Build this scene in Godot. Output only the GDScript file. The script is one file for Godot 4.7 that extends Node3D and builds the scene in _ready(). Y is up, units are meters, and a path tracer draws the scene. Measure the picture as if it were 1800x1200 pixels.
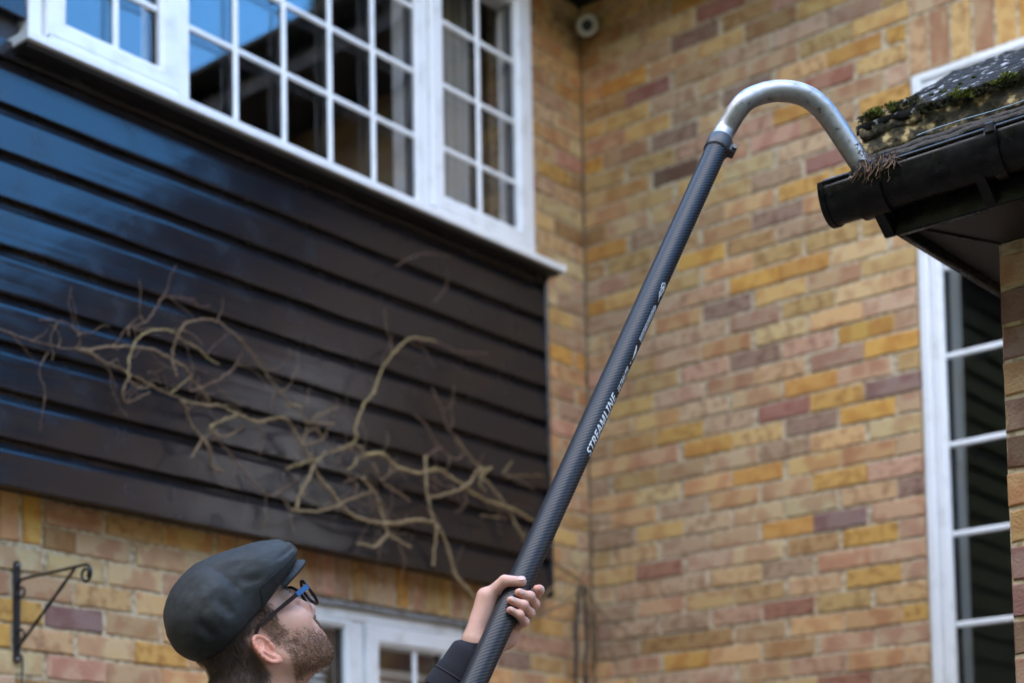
extends Node3D
# A man clearing a gutter with a carbon vacuum pole, in the inner corner of a yellow brick house.
# World: left wall front face is z = 0 (runs along x), right wing front face is x = 0 (runs along z), y up, metres.

var taken := {}
var rng := RandomNumberGenerator.new()
var noise := FastNoiseLite.new()
var tex := {}
var M := {}
const WALL_L := Basis(Vector3(1, 0, 0), Vector3(0, 1, 0), Vector3(0, 0, 1))
const WALL_R := Basis(Vector3(0, 0, 1), Vector3(0, 1, 0), Vector3(-1, 0, 0))
const WALL_BACK := Basis(Vector3(-1, 0, 0), Vector3(0, 1, 0), Vector3(0, 0, -1))


func _ready() -> void:
	rng.seed = 4711
	noise.seed = 11
	noise.noise_type = FastNoiseLite.TYPE_SIMPLEX
	noise.frequency = 1.0
	make_camera()
	make_light()
	make_materials()
	make_ground()
	make_walls()
	make_cladding()
	make_upper_window()
	make_ground_window()
	make_tall_window()
	make_roofs()
	make_porch()
	make_pole()
	make_person()
	make_vines()
	make_bracket()
	make_small_things()
	make_tree()
	make_hedges()


# ---------------------------------------------------------------- camera, sky, sun
func make_camera() -> void:
	var cam := Camera3D.new()
	cam.name = "camera"
	add_child(cam)
	cam.position = Vector3(-5.610, 1.1, 3.908)
	cam.basis = Basis.from_euler(Vector3(0.071411, -0.81027, -0.010602))
	var lens := CameraAttributesPhysical.new()
	lens.frustum_focal_length = 85.0
	lens.exposure_aperture = 3.6
	lens.frustum_focus_distance = 3.16
	lens.frustum_near = 0.05
	lens.frustum_far = 600.0
	cam.attributes = lens
	cam.projection = Camera3D.PROJECTION_FRUSTUM
	cam.near = 0.05
	cam.far = 600.0
	cam.size = 0.05 * 1200.0 / 2961.2
	cam.frustum_offset = Vector2(305.5, 756.5) / 2961.2 * 0.05
	cam.current = true


func make_light() -> void:
	var env := Environment.new()
	env.background_mode = Environment.BG_SKY
	var sky := Sky.new()
	var m := ProceduralSkyMaterial.new()
	m.sky_top_color = Color(0.25, 0.60, 0.91)
	m.sky_horizon_color = Color(0.84, 0.83, 0.80)
	m.sky_curve = 0.16
	m.sky_cover = unseen_cloud_cover()
	m.sky_cover_modulate = Color(1.34, 1.24, 1.10, 1.0)
	m.sky_energy_multiplier = 1.0
	m.ground_bottom_color = Color(0.45, 0.42, 0.38)
	m.ground_horizon_color = Color(0.80, 0.76, 0.70)
	m.sun_angle_max = 20.0
	m.sun_curve = 0.1
	sky.sky_material = m
	env.sky = sky
	env.background_energy_multiplier = 1.0
	env.tonemap_mode = Environment.TONE_MAPPER_LINEAR
	env.tonemap_exposure = 5.2
	env.sdfgi_enabled = true
	env.ssao_enabled = true
	env.ssil_enabled = true
	var we := WorldEnvironment.new()
	we.name = "environment"
	we.environment = env
	add_child(we)
	# the low winter sun stands behind the house, so the whole inner corner lies in open shade
	var sun := DirectionalLight3D.new()
	sun.name = "sun"
	sun.light_color = Color(1.0, 0.95, 0.86)
	sun.light_energy = 1.6
	sun.light_angular_distance = 0.5
	sun.shadow_enabled = true
	add_child(sun)
	sun.look_at_from_position(Vector3.ZERO, Vector3(-0.62, -0.53, 0.70), Vector3.UP)


# broken cloud over the unseen sky, placed to whiten the light, as a panorama
func unseen_cloud_cover() -> ImageTexture:
	var f := FastNoiseLite.new()
	f.seed = 3
	f.frequency = 1.1
	f.fractal_octaves = 5
	f.noise_type = FastNoiseLite.TYPE_SIMPLEX_SMOOTH
	var w := 512
	var h := 256
	var im := Image.create(w, h, false, Image.FORMAT_RGBA8)
	for y in h:
		var el := PI * (0.5 - (y + 0.5) / h)
		for x in w:
			var az := TAU * (x + 0.5) / w - PI / 2
			var d := Vector3(cos(az) * cos(el), sin(el), sin(az) * cos(el))
			var p := d / (maxf(d.y, 0.0) + 0.35)
			var a := smoothstep(-0.05, 0.28, f.get_noise_3dv(p + Vector3(28.7, 0, 5.3)))
			im.set_pixel(x, y, Color(1, 1, 1, a if d.y > 0.0 else 0.0))
	return ImageTexture.create_from_image(im)


# ---------------------------------------------------------------- small helpers
func numbered(called: String) -> String:
	var n: int = taken.get(called, 0)
	taken[called] = n + 1
	return called if n == 0 else "%s_%03d" % [called, n]


func thing(called: String, label: String, category: String, at := Vector3.ZERO, b := Basis.IDENTITY, group := "") -> Node3D:
	var o := Node3D.new()
	o.name = numbered(called)
	add_child(o)
	o.transform = Transform3D(b, at)
	o.set_meta("label", label)
	o.set_meta("category", category)
	if group:
		o.set_meta("group", group)
	return o


func part(called: String, mesh: Mesh, m: Material, parent: Node3D, at := Vector3.ZERO, b := Basis.IDENTITY, label := "") -> MeshInstance3D:
	var o := MeshInstance3D.new()
	o.name = called
	o.mesh = mesh
	o.material_override = m
	parent.add_child(o, true)
	o.transform = Transform3D(b, at)
	if label:
		o.set_meta("label", label)
	return o


func single(called: String, mesh: Mesh, m: Material, label: String, category: String, at := Vector3.ZERO, b := Basis.IDENTITY) -> MeshInstance3D:
	var o := part(numbered(called), mesh, m, self, at, b, label)
	o.set_meta("category", category)
	return o


func structure(called: String, mesh: Mesh, m: Material, at := Vector3.ZERO, b := Basis.IDENTITY) -> MeshInstance3D:
	var o := part(called, mesh, m, self, at, b)
	o.set_meta("kind", "structure")
	return o


func begin() -> SurfaceTool:
	var st := SurfaceTool.new()
	st.begin(Mesh.PRIMITIVE_TRIANGLES)
	return st


func done(st: SurfaceTool, smooth := false) -> ArrayMesh:
	if smooth:
		st.index()
	st.generate_normals()
	return st.commit()


func quad(st: SurfaceTool, a: Vector3, b: Vector3, c: Vector3, d: Vector3) -> void:
	# a b c d run counter-clockwise seen from the front
	for p in [a, c, b, a, d, c]:
		st.add_vertex(p)


# a box from lo to hi with all edges chamfered by e
func add_box(st: SurfaceTool, lo: Vector3, hi: Vector3, e := 0.0, t := Transform3D.IDENTITY) -> void:
	st.set_smooth_group(0xFFFFFFFF)
	var c := (lo + hi) * 0.5
	var h := (hi - lo) * 0.5
	e = minf(e, minf(h.x, minf(h.y, h.z)) * 0.95)
	var pts := {}
	for ax in 3:
		for sg in [-1.0, 1.0]:
			for s1 in [-1.0, 1.0]:
				for s2 in [-1.0, 1.0]:
					var p := Vector3.ZERO
					var a1 := (ax + 1) % 3
					var a2 := (ax + 2) % 3
					p[ax] = sg * h[ax]
					p[a1] = s1 * (h[a1] - e)
					p[a2] = s2 * (h[a2] - e)
					pts[[ax, sg, s1, s2]] = t * (c + p)
	for ax in 3:
		for sg in [-1.0, 1.0]:
			var q := [pts[[ax, sg, -1.0, -1.0]], pts[[ax, sg, 1.0, -1.0]], pts[[ax, sg, 1.0, 1.0]], pts[[ax, sg, -1.0, 1.0]]]
			if sg > 0:
				quad(st, q[0], q[1], q[2], q[3])
			else:
				quad(st, q[3], q[2], q[1], q[0])
	if e <= 0.0:
		return
	for ax in 3:
		# edge along axis a2 between faces ax and a1
		var a1 := (ax + 1) % 3
		for s0 in [-1.0, 1.0]:
			for s1 in [-1.0, 1.0]:
				var A0: Vector3 = pts[[ax, s0, s1, -1.0]]
				var A1: Vector3 = pts[[ax, s0, s1, 1.0]]
				var B0: Vector3 = pts[[a1, s1, -1.0, s0]]
				var B1: Vector3 = pts[[a1, s1, 1.0, s0]]
				if s0 * s1 > 0:
					quad(st, A0, B0, B1, A1)
				else:
					quad(st, A1, B1, B0, A0)
	for sx in [-1.0, 1.0]:
		for sy in [-1.0, 1.0]:
			for sz in [-1.0, 1.0]:
				var a: Vector3 = pts[[0, sx, sy, sz]]
				var b: Vector3 = pts[[1, sy, sz, sx]]
				var d: Vector3 = pts[[2, sz, sx, sy]]
				var flip: bool = sx * sy * sz > 0
				for p in ([a, d, b] if flip else [a, b, d]):
					st.add_vertex(p)


func box(lo: Vector3, hi: Vector3, e := 0.0) -> ArrayMesh:
	var st := begin()
	add_box(st, lo, hi, e)
	return done(st)


# sweep of a round section along points
func add_tube(st: SurfaceTool, pts: Array, radii: Array, sides := 8, caps := true, uv_len := 0.0) -> void:
	st.set_smooth_group(1)
	var n := pts.size()
	var rings := []
	var side := Vector3.ZERO
	var run := 0.0
	var last_up := Vector3.ZERO
	for i in n:
		var dir: Vector3
		if i == 0:
			dir = pts[1] - pts[0]
		elif i == n - 1:
			dir = pts[n - 1] - pts[n - 2]
		else:
			dir = (pts[i + 1] - pts[i]).normalized() + (pts[i] - pts[i - 1]).normalized()
		dir = dir.normalized()
		if i == 0:
			side = dir.cross(Vector3(0.3, 0.2, 0.93)).normalized()
		else:
			side = (side - dir * side.dot(dir)).normalized()
			run += pts[i].distance_to(pts[i - 1])
		var up := side.cross(dir).normalized()
		if i > 0 and up.dot(last_up) < 0.0:
			up = -up
		last_up = up
		var r: float = radii[mini(i, radii.size() - 1)]
		var ring := []
		for k in sides + 1:
			var a := TAU * k / sides
			ring.append(pts[i] + (side * cos(a) + up * sin(a)) * r)
		rings.append([ring, run])
	for i in n - 1:
		for k in sides:
			var q := [rings[i][0][k], rings[i][0][k + 1], rings[i + 1][0][k + 1], rings[i + 1][0][k]]
			var uvs := [Vector2(float(k) / sides, rings[i][1]), Vector2(float(k + 1) / sides, rings[i][1]), Vector2(float(k + 1) / sides, rings[i + 1][1]), Vector2(float(k) / sides, rings[i + 1][1])]
			for j in [0, 1, 2, 0, 2, 3]:
				if uv_len > 0.0:
					st.set_uv(uvs[j] * Vector2(1.0, 1.0 / uv_len))
				st.add_vertex(q[j])
	if caps:
		st.set_smooth_group(0xFFFFFFFF)
		for k in sides:
			if uv_len > 0.0:
				st.set_uv(Vector2.ZERO)
			for p in [pts[0], rings[0][0][k + 1], rings[0][0][k]]:
				st.add_vertex(p)
			for p in [pts[n - 1], rings[n - 1][0][k], rings[n - 1][0][k + 1]]:
				st.add_vertex(p)


func tube(pts: Array, radii: Array, sides := 8, caps := true, uv_len := 0.0) -> ArrayMesh:
	var st := begin()
	add_tube(st, pts, radii, sides, caps, uv_len)
	return done(st)


# smooth curve through points
func spline(pts: Array, per := 6) -> Array:
	var out := []
	var n := pts.size()
	for i in n - 1:
		var p0 = pts[maxi(i - 1, 0)]
		var p1 = pts[i]
		var p2 = pts[i + 1]
		var p3 = pts[mini(i + 2, n - 1)]
		for k in per:
			var t := float(k) / per
			out.append(0.5 * ((2.0 * p1) + (p2 - p0) * t + (2.0 * p0 - 5.0 * p1 + 4.0 * p2 - p3) * t * t + (3.0 * p1 - p0 - 3.0 * p2 + p3) * t * t * t))
	out.append(pts[n - 1])
	return out


# closed profile (x = outwards, y = up, counter-clockwise seen along +s) swept along s from s0 to s1; hard edges where asked
func add_extrusion(st: SurfaceTool, prof: Array, s0: float, s1: float, steps := 1, wobble := 0.0, smooth := false) -> void:
	st.set_smooth_group(1 if smooth else 0xFFFFFFFF)
	var n := prof.size()
	for i in steps:
		for k in n:
			var q := []
			for e in [[i, k], [i, (k + 1) % n], [i + 1, (k + 1) % n], [i + 1, k]]:
				var s := lerpf(s0, s1, float(e[0]) / steps)
				var p: Vector2 = prof[e[1]]
				var w := noise.get_noise_2d(s * 2.3 + 17.0, p.y * 9.0) * wobble
				q.append(Vector3(s, p.y + w, p.x + w * 0.6))
			quad(st, q[0], q[3], q[2], q[1])
	st.set_smooth_group(0xFFFFFFFF)
	var ids := Geometry2D.triangulate_polygon(PackedVector2Array(prof))
	for e in [[s0, false], [s1, true]]:
		for j in range(0, ids.size(), 3):
			var tri := [ids[j], ids[j + 1], ids[j + 2]]
			if e[1]:
				tri.reverse()
			for id in tri:
				var p: Vector2 = prof[id]
				st.add_vertex(Vector3(e[0], p.y, p.x))


func extrusion(prof: Array, s0: float, s1: float, steps := 1, wobble := 0.0, smooth := false) -> ArrayMesh:
	var st := begin()
	add_extrusion(st, prof, s0, s1, steps, wobble, smooth)
	return done(st)


# ---------------------------------------------------------------- textures and materials
func noise_tex(key: String, freq: float, stops: Array, cols: Array, size := 512, octaves := 4, normal := 0.0, kind := FastNoiseLite.TYPE_SIMPLEX_SMOOTH) -> NoiseTexture2D:
	var t := NoiseTexture2D.new()
	t.width = size
	t.height = size
	t.seamless = true
	var n := FastNoiseLite.new()
	n.seed = key.hash() % 9999
	n.noise_type = kind
	n.frequency = freq
	n.fractal_octaves = octaves
	t.noise = n
	if normal > 0.0:
		t.as_normal_map = true
		t.bump_strength = normal
	elif not stops.is_empty():
		var g := Gradient.new()
		g.offsets = PackedFloat32Array(stops)
		g.colors = PackedColorArray(cols)
		t.color_ramp = g
	tex[key] = t
	return t


func mat(color: Color, rough := 0.6, metal := 0.0) -> StandardMaterial3D:
	var m := StandardMaterial3D.new()
	m.albedo_color = color
	m.roughness = rough
	m.metallic = metal
	return m


func lin(r: float, g: float, b: float) -> Color:
	return Color(r, g, b).linear_to_srgb()


func world_map(m: StandardMaterial3D, per_metre: float) -> StandardMaterial3D:
	m.uv1_triplanar = true
	m.uv1_world_triplanar = true
	m.uv1_scale = Vector3.ONE * per_metre
	m.uv1_triplanar_sharpness = 6.0
	return m


# colours of the bricks as linear base colours; the letter is used in the map of the right wall
# a row of the map of the right wall names them by their place in this list
var brick_kinds := {
	"o": Vector3(0.57, 0.312, 0.090),  # ochre
	"y": Vector3(0.57, 0.362, 0.145),  # yellow buff
	"b": Vector3(0.54, 0.345, 0.170),  # buff
	"p": Vector3(0.57, 0.398, 0.215),  # pale buff
	"t": Vector3(0.50, 0.325, 0.185),  # tan pink
	"k": Vector3(0.48, 0.290, 0.172),  # pink
	"r": Vector3(0.37, 0.185, 0.120),  # red
	"m": Vector3(0.31, 0.195, 0.145),  # mauve
	"n": Vector3(0.44, 0.250, 0.108),  # orange brown
	"d": Vector3(0.19, 0.115, 0.078),  # dark brown
}


func make_materials() -> void:
	var W := Color.WHITE
	noise_tex("brick_a", 0.006, [0.0, 0.35, 0.5, 0.65, 1.0], [Color(0.88, 0.80, 0.78), Color(0.94, 0.89, 0.86), Color(0.97, 0.95, 0.93), W, Color(1.0, 0.98, 0.90)], 512, 5)
	noise_tex("brick_b", 0.011, [0.0, 0.33, 0.48, 0.6, 1.0], [Color(0.78, 0.72, 0.70), Color(0.91, 0.87, 0.84), Color(0.97, 0.95, 0.93), W, Color(1.0, 0.96, 0.86)], 512, 5)
	noise_tex("brick_c", 0.004, [0.0, 0.42, 0.5, 0.56, 1.0], [Color(0.88, 0.79, 0.78), Color(0.95, 0.88, 0.87), Color(0.97, 0.94, 0.92), W, Color(1.0, 0.98, 0.92)], 512, 5)
	noise_tex("grit_normal", 0.06, [], [], 512, 4, 4.0)
	noise_tex("coarse_normal", 0.02, [], [], 512, 5, 6.0)
	noise_tex("mortar_col", 0.02, [0.0, 0.4, 0.55, 1.0], [Color(0.68, 0.62, 0.55), Color(0.88, 0.85, 0.80), W, Color(0.97, 0.96, 0.92)], 512, 5)
	for k in brick_kinds:
		var list := []
		for v in 9:
			var c: Vector3 = brick_kinds[k]
			var f := rng.randf_range(0.84, 1.14)
			c = Vector3(c.x * f * rng.randf_range(0.95, 1.05), c.y * f * rng.randf_range(0.95, 1.06), c.z * f * rng.randf_range(0.9, 1.14))
			var m := mat(lin(c.x, c.y, c.z), 0.92)
			m.albedo_texture = tex[["brick_a", "brick_b", "brick_c"][v % 3]]
			m.normal_enabled = true
			m.normal_texture = tex["grit_normal"]
			m.normal_scale = 0.7
			m.metallic_specular = 0.3
			world_map(m, 3.1)
			m.uv1_offset = Vector3(rng.randf(), rng.randf(), rng.randf())
			list.append(m)
		M["brick_" + k] = list
	M.mortar = world_map(mat(lin(0.55, 0.445, 0.295), 0.95), 3.0)
	M.mortar.albedo_texture = tex.mortar_col
	M.mortar.normal_enabled = true
	M.mortar.normal_texture = tex.coarse_normal
	M.mortar.normal_scale = 1.0
	# unplasticised white frames
	noise_tex("pvc_dirt", 0.008, [0.0, 0.3, 0.5, 1.0], [Color(0.90, 0.90, 0.88), Color(0.965, 0.965, 0.96), W, W], 512, 6)
	M.pvc = world_map(mat(lin(0.76, 0.755, 0.74), 0.36), 1.7)
	M.pvc.albedo_texture = tex.pvc_dirt
	M.lintel_shade = world_map(mat(lin(0.30, 0.30, 0.31), 0.55), 2.0)  # grey tone of the shade under the lintel, as a colour
	M.lintel_shade.albedo_texture = tex.mortar_col
	M.gasket = mat(lin(0.012, 0.012, 0.013), 0.5)
	M.glass = mat(Color(0.02, 0.03, 0.03, 0.01), 0.0)
	M.glass.transparency = BaseMaterial3D.TRANSPARENCY_ALPHA
	M.glass.metallic_specular = 0.5
	# painted weatherboard: black paint with a sheen, brushed along the grain
	var grain := Image.create(512, 512, false, Image.FORMAT_RGB8)
	var gn := FastNoiseLite.new()
	gn.seed = 5
	gn.frequency = 0.02
	gn.fractal_octaves = 4
	for y in 512:
		for x in 512:
			var v := 0.5 + 0.5 * gn.get_noise_2d(x * 0.10, y * 3.4) + 0.25 * gn.get_noise_2d(x * 0.6 + 300.0, y * 0.8)
			grain.set_pixel(x, y, Color(v, v, v))
	grain.bump_map_to_normal_map(1.6)
	tex.grain_normal = ImageTexture.create_from_image(grain)
	noise_tex("paint_rough", 0.012, [0.0, 0.45, 0.6, 1.0], [Color(0.17, 0.17, 0.17), Color(0.20, 0.20, 0.20), Color(0.23, 0.23, 0.23), Color(0.34, 0.34, 0.34)], 512, 5)
	M.paint = world_map(mat(lin(0.0115, 0.0105, 0.0125), 1.0), 0.9)
	M.paint.roughness_texture = tex.paint_rough
	M.paint.normal_enabled = true
	M.paint.normal_texture = tex.grain_normal
	M.paint.normal_scale = 0.22
	M.paint.metallic_specular = 0.52
	M.black_plastic = world_map(mat(lin(0.010, 0.0095, 0.011), 0.26), 2.0)
	M.black_plastic.metallic_specular = 0.36
	noise_tex("gutter_dust", 0.035, [0.0, 0.5, 0.62, 0.70, 1.0], [Color(0.55, 0.55, 0.60), Color(0.65, 0.64, 0.66), Color(0.85, 0.82, 0.80), Color(1.0, 0.96, 0.90), Color.WHITE], 512, 6)
	noise_tex("gutter_rough", 0.012, [0.0, 0.4, 0.6, 1.0], [Color(0.20, 0.20, 0.20), Color(0.26, 0.26, 0.26), Color(0.36, 0.36, 0.36), Color(0.62, 0.62, 0.62)], 512, 6)
	M.black_plastic.albedo_texture = tex.gutter_dust
	M.black_plastic.roughness = 1.0
	M.black_plastic.roughness_texture = tex.gutter_rough
	M.soffit_black = world_map(mat(lin(0.014, 0.0125, 0.013), 0.55), 3.0)
	M.soffit_black.normal_enabled = true
	M.soffit_black.normal_texture = tex.grit_normal
	M.soffit_black.normal_scale = 0.25
	M.trunk = world_map(mat(lin(0.045, 0.033, 0.024), 0.95), 5.0)
	M.iron = mat(lin(0.012, 0.012, 0.015), 0.42)
	M.screw = mat(lin(0.55, 0.56, 0.58), 0.35, 0.8)
	M.room = mat(lin(0.10, 0.085, 0.07), 0.9)
	M.curtain = mat(lin(0.42, 0.41, 0.37), 0.9)
	M.blind = mat(lin(0.60, 0.585, 0.54), 0.6)
	# roof tiles: dark concrete with pale lichen and brown dirt
	noise_tex("lichen", 0.022, [0.0, 0.66, 0.71, 0.74, 1.0], [Color(0.20, 0.20, 0.20), Color(0.28, 0.275, 0.26), Color(0.36, 0.35, 0.34), Color(1.0, 1.0, 1.0), W], 512, 4)
	M.tile = world_map(mat(lin(0.26, 0.26, 0.26), 0.95), 2.2)
	M.tile.albedo_texture = tex.lichen
	M.tile.metallic_specular = 0.25
	M.tile.normal_enabled = true
	M.tile.normal_texture = tex.coarse_normal
	noise_tex("mossy_edge", 0.014, [0.0, 0.36, 0.5, 0.6, 0.68, 1.0], [Color(0.13, 0.11, 0.08), Color(0.20, 0.18, 0.11), Color(0.30, 0.27, 0.19), Color(0.42, 0.36, 0.24), Color(0.66, 0.58, 0.40), Color(0.78, 0.70, 0.52)], 512, 6)
	M.tile_edge = world_map(mat(lin(0.80, 0.80, 0.80), 0.97), 3.3)
	M.tile_edge.albedo_texture = tex.mossy_edge
	M.tile_edge.normal_enabled = true
	M.tile_edge.normal_texture = tex.coarse_normal
	M.tile_edge.normal_scale = 1.6
	M.undercloak = world_map(mat(lin(0.045, 0.040, 0.036), 0.95), 4.0)
	M.undercloak.normal_enabled = true
	M.undercloak.normal_texture = tex.coarse_normal
	M.undercloak.normal_scale = 1.5
	M.moss = mat(Color.WHITE, 0.95)
	M.moss.vertex_color_use_as_albedo = true
	M.vc = mat(Color.WHITE, 0.85)
	M.vc.vertex_color_use_as_albedo = true
	M.roof = world_map(mat(lin(0.055, 0.048, 0.045), 0.85), 2.0)
	M.house_plain = world_map(mat(lin(0.40, 0.28, 0.15), 0.95), 3.0)
	M.house_plain.albedo_texture = tex.brick_b


# ---------------------------------------------------------------- ground
func make_ground() -> void:
	noise_tex("paving", 0.01, [0.0, 0.5, 1.0], [Color(0.62, 0.60, 0.57), Color(0.82, 0.80, 0.77), Color.WHITE], 512, 6)
	var m := world_map(mat(lin(0.20, 0.175, 0.145), 0.95), 0.5)
	m.albedo_texture = tex.paving
	var p := PlaneMesh.new()
	p.size = Vector2(500, 500)
	structure("ground", p, m)


# ---------------------------------------------------------------- brick walls
var brick_cache := {}
# how common each kind of brick is in the wall being laid
var mix := [4, 5, 8, 5, 7, 4, 1, 1, 2, 0]


# a brick standing with its front face at n = 0 and centre of that face at the origin; worn, uneven edges
func brick_mesh(w: float, h: float, variant: int) -> ArrayMesh:
	var key := "%d_%d_%d" % [roundi(w * 500.0), roundi(h * 500.0), variant]
	if brick_cache.has(key):
		return brick_cache[key]
	var r := RandomNumberGenerator.new()
	r.seed = key.hash()
	var nx := clampi(roundi(w / 0.045), 1, 5)
	var ny := clampi(roundi(h / 0.045), 1, 5)
	var st := begin()
	st.set_smooth_group(0xFFFFFFFF)
	# outline as a ring of points, slightly wavering, inset ring for the arris
	var ring := []
	for i in nx:
		ring.append(Vector2(lerpf(-w / 2, w / 2, float(i) / nx), -h / 2))
	for i in ny:
		ring.append(Vector2(w / 2, lerpf(-h / 2, h / 2, float(i) / ny)))
	for i in nx:
		ring.append(Vector2(lerpf(w / 2, -w / 2, float(i) / nx), h / 2))
	for i in ny:
		ring.append(Vector2(-w / 2, lerpf(h / 2, -h / 2, float(i) / ny)))
	var n := ring.size()
	var outer := []
	var inner := []
	for p in ring:
		var q := Vector2(p.x + r.randf_range(-0.0022, 0.0022), p.y + r.randf_range(-0.0022, 0.0022))
		if r.randf() < 0.07:
			q *= 0.955
		outer.append(q)
		var dz := r.randf_range(0.0025, 0.006)
		inner.append(Vector2(q.x - signf(q.x) * dz * 0.8, q.y - signf(q.y) * dz * 0.8))
	var tilt := Vector2(r.randf_range(-0.012, 0.012), r.randf_range(-0.03, 0.03))
	for i in n:
		var j := (i + 1) % n
		var o0: Vector2 = outer[i]
		var o1: Vector2 = outer[j]
		var i0: Vector2 = inner[i]
		var i1: Vector2 = inner[j]
		var a := Vector3(o0.x, o0.y, -0.004)
		var b := Vector3(o1.x, o1.y, -0.004)
		var ia := Vector3(i0.x, i0.y, i0.dot(tilt))
		var ib := Vector3(i1.x, i1.y, i1.dot(tilt))
		quad(st, Vector3(o0.x, o0.y, -0.03), Vector3(o1.x, o1.y, -0.03), b, a)
		quad(st, a, b, ib, ia)
		for p in [Vector3(0, 0, 0.0003), ib, ia]:
			st.add_vertex(p)
	var me := done(st)
	brick_cache[key] = me
	return me


func pick_kind(share: Array = [4, 5, 8, 5, 7, 4, 1, 1, 2, 0]) -> String:
	# a kind of brick, drawn by how common each is
	var total := 0
	for n in share:
		total += n
	var at := rng.randi() % total
	var i := 0
	while at >= share[i]:
		at -= share[i]
		i += 1
	return brick_kinds.keys()[i]


# one brick; as a part of its own or into the joined rest
func lay(wall: Node3D, rest: Array, kind: String, s: float, y: float, w: float, h: float, single_part: bool) -> void:
	var proud := rng.randf_range(-0.0015, 0.0025)
	var tr := Transform3D(Basis(Vector3(0, 0, 1), rng.randf_range(-0.006, 0.006)), Vector3(s, y, proud))
	var me := brick_mesh(w, h, rng.randi() % 6)
	var list: Array = M["brick_" + kind]
	if single_part:
		part("brick", me, list[rng.randi() % list.size()], wall, tr.origin, tr.basis)
	else:
		rest.append([me, tr, kind])


func lay_rest(wall: Node3D, rest: Array) -> void:
	# bricks outside the picture and hidden ones, joined
	var by := {}
	for e in rest:
		if not by.has(e[2]):
			by[e[2]] = begin()
		by[e[2]].append_from(e[0], 0, e[1])
	var me := ArrayMesh.new()
	var i := 0
	for k in by:
		by[k].commit(me)
		me.surface_set_material(i, M["brick_" + k][i % 9])
		i += 1
	var o := MeshInstance3D.new()
	o.name = "brickwork"
	o.mesh = me
	o.set_meta("kind", "stuff")
	wall.add_child(o, true)


# rows of stretchers between s0 and s1, leaving out the openings (Rect2 in s, y); visible(s, y) says which bricks are parts of their own
func lay_rows(wall: Node3D, rest: Array, s0: float, s1: float, base: float, gauge: float, r0: int, r1: int, holes: Array, perp: float, visible: Callable, map := {}) -> void:
	var pitch := 0.2195
	for r in range(r0, r1):
		var y := base + (r + 0.5) * gauge
		var h := gauge - 0.0095
		var off := perp + (0.5 * pitch if posmod(r, 2) == 1 else 0.0)
		var k0 := floori((s0 - off) / pitch) - 1
		var k1 := ceili((s1 - off) / pitch) + 1
		for k in range(k0, k1):
			var jig := rng.randf_range(-0.008, 0.008)
			var a := off + k * pitch + 0.005 + jig
			var b := off + (k + 1) * pitch - 0.005 + rng.randf_range(-0.003, 0.003) + jig
			var spans := [[maxf(a, s0), minf(b, s1)]]
			for hole in holes:
				var ho: Rect2 = hole
				if y + h / 2 > ho.position.y + 0.01 and y - h / 2 < ho.end.y - 0.01:
					var next := []
					for sp in spans:
						if sp[1] <= ho.position.x or sp[0] >= ho.end.x:
							next.append(sp)
						else:
							if sp[0] < ho.position.x:
								next.append([sp[0], ho.position.x - 0.004])
							if sp[1] > ho.end.x:
								next.append([ho.end.x + 0.004, sp[1]])
					spans = next
			for sp in spans:
				if sp[1] - sp[0] < 0.022:
					continue
				var s: float = (sp[0] + sp[1]) / 2
				var kind := pick_kind(mix)
				if map.has(r):
					var row: Array = map[r]
					var idx := k - int(map.first)
					if idx >= 0 and idx < row.size() and row[idx] >= 0:
						kind = brick_kinds.keys()[row[idx]]
				lay(wall, rest, kind, s, y, sp[1] - sp[0], h, visible.call(s, y))


func mortar_sheet(s0: float, s1: float, y0: float, y1: float, holes: Array, thick := 0.11) -> ArrayMesh:
	# a slab with rectangular openings, its face a little behind the bricks
	var xs := [s0, s1]
	var ys := [y0, y1]
	for h in holes:
		xs.append_array([clampf(h.position.x, s0, s1), clampf(h.end.x, s0, s1)])
		ys.append_array([clampf(h.position.y, y0, y1), clampf(h.end.y, y0, y1)])
	xs.sort()
	ys.sort()
	var st := begin()
	st.set_smooth_group(0xFFFFFFFF)
	var f := -0.0045
	for i in xs.size() - 1:
		for j in ys.size() - 1:
			if xs[i + 1] - xs[i] < 1e-4 or ys[j + 1] - ys[j] < 1e-4:
				continue
			var c := Vector2((xs[i] + xs[i + 1]) / 2, (ys[j] + ys[j + 1]) / 2)
			var open := false
			for h in holes:
				open = open or h.has_point(c)
			if open:
				continue
			quad(st, Vector3(xs[i], ys[j], f), Vector3(xs[i + 1], ys[j], f), Vector3(xs[i + 1], ys[j + 1], f), Vector3(xs[i], ys[j + 1], f))
			quad(st, Vector3(xs[i + 1], ys[j], -thick), Vector3(xs[i], ys[j], -thick), Vector3(xs[i], ys[j + 1], -thick), Vector3(xs[i + 1], ys[j + 1], -thick))
	for h in holes:
		var a: Vector2 = h.position
		var b: Vector2 = h.end
		quad(st, Vector3(a.x, a.y, f), Vector3(a.x, b.y, f), Vector3(a.x, b.y, -thick), Vector3(a.x, a.y, -thick))
		quad(st, Vector3(b.x, a.y, -thick), Vector3(b.x, b.y, -thick), Vector3(b.x, b.y, f), Vector3(b.x, a.y, f))
		quad(st, Vector3(a.x, b.y, f), Vector3(b.x, b.y, f), Vector3(b.x, b.y, -thick), Vector3(a.x, b.y, -thick))
		quad(st, Vector3(b.x, a.y, f), Vector3(a.x, a.y, f), Vector3(a.x, a.y, -thick), Vector3(b.x, a.y, -thick))
	return done(st)


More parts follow.
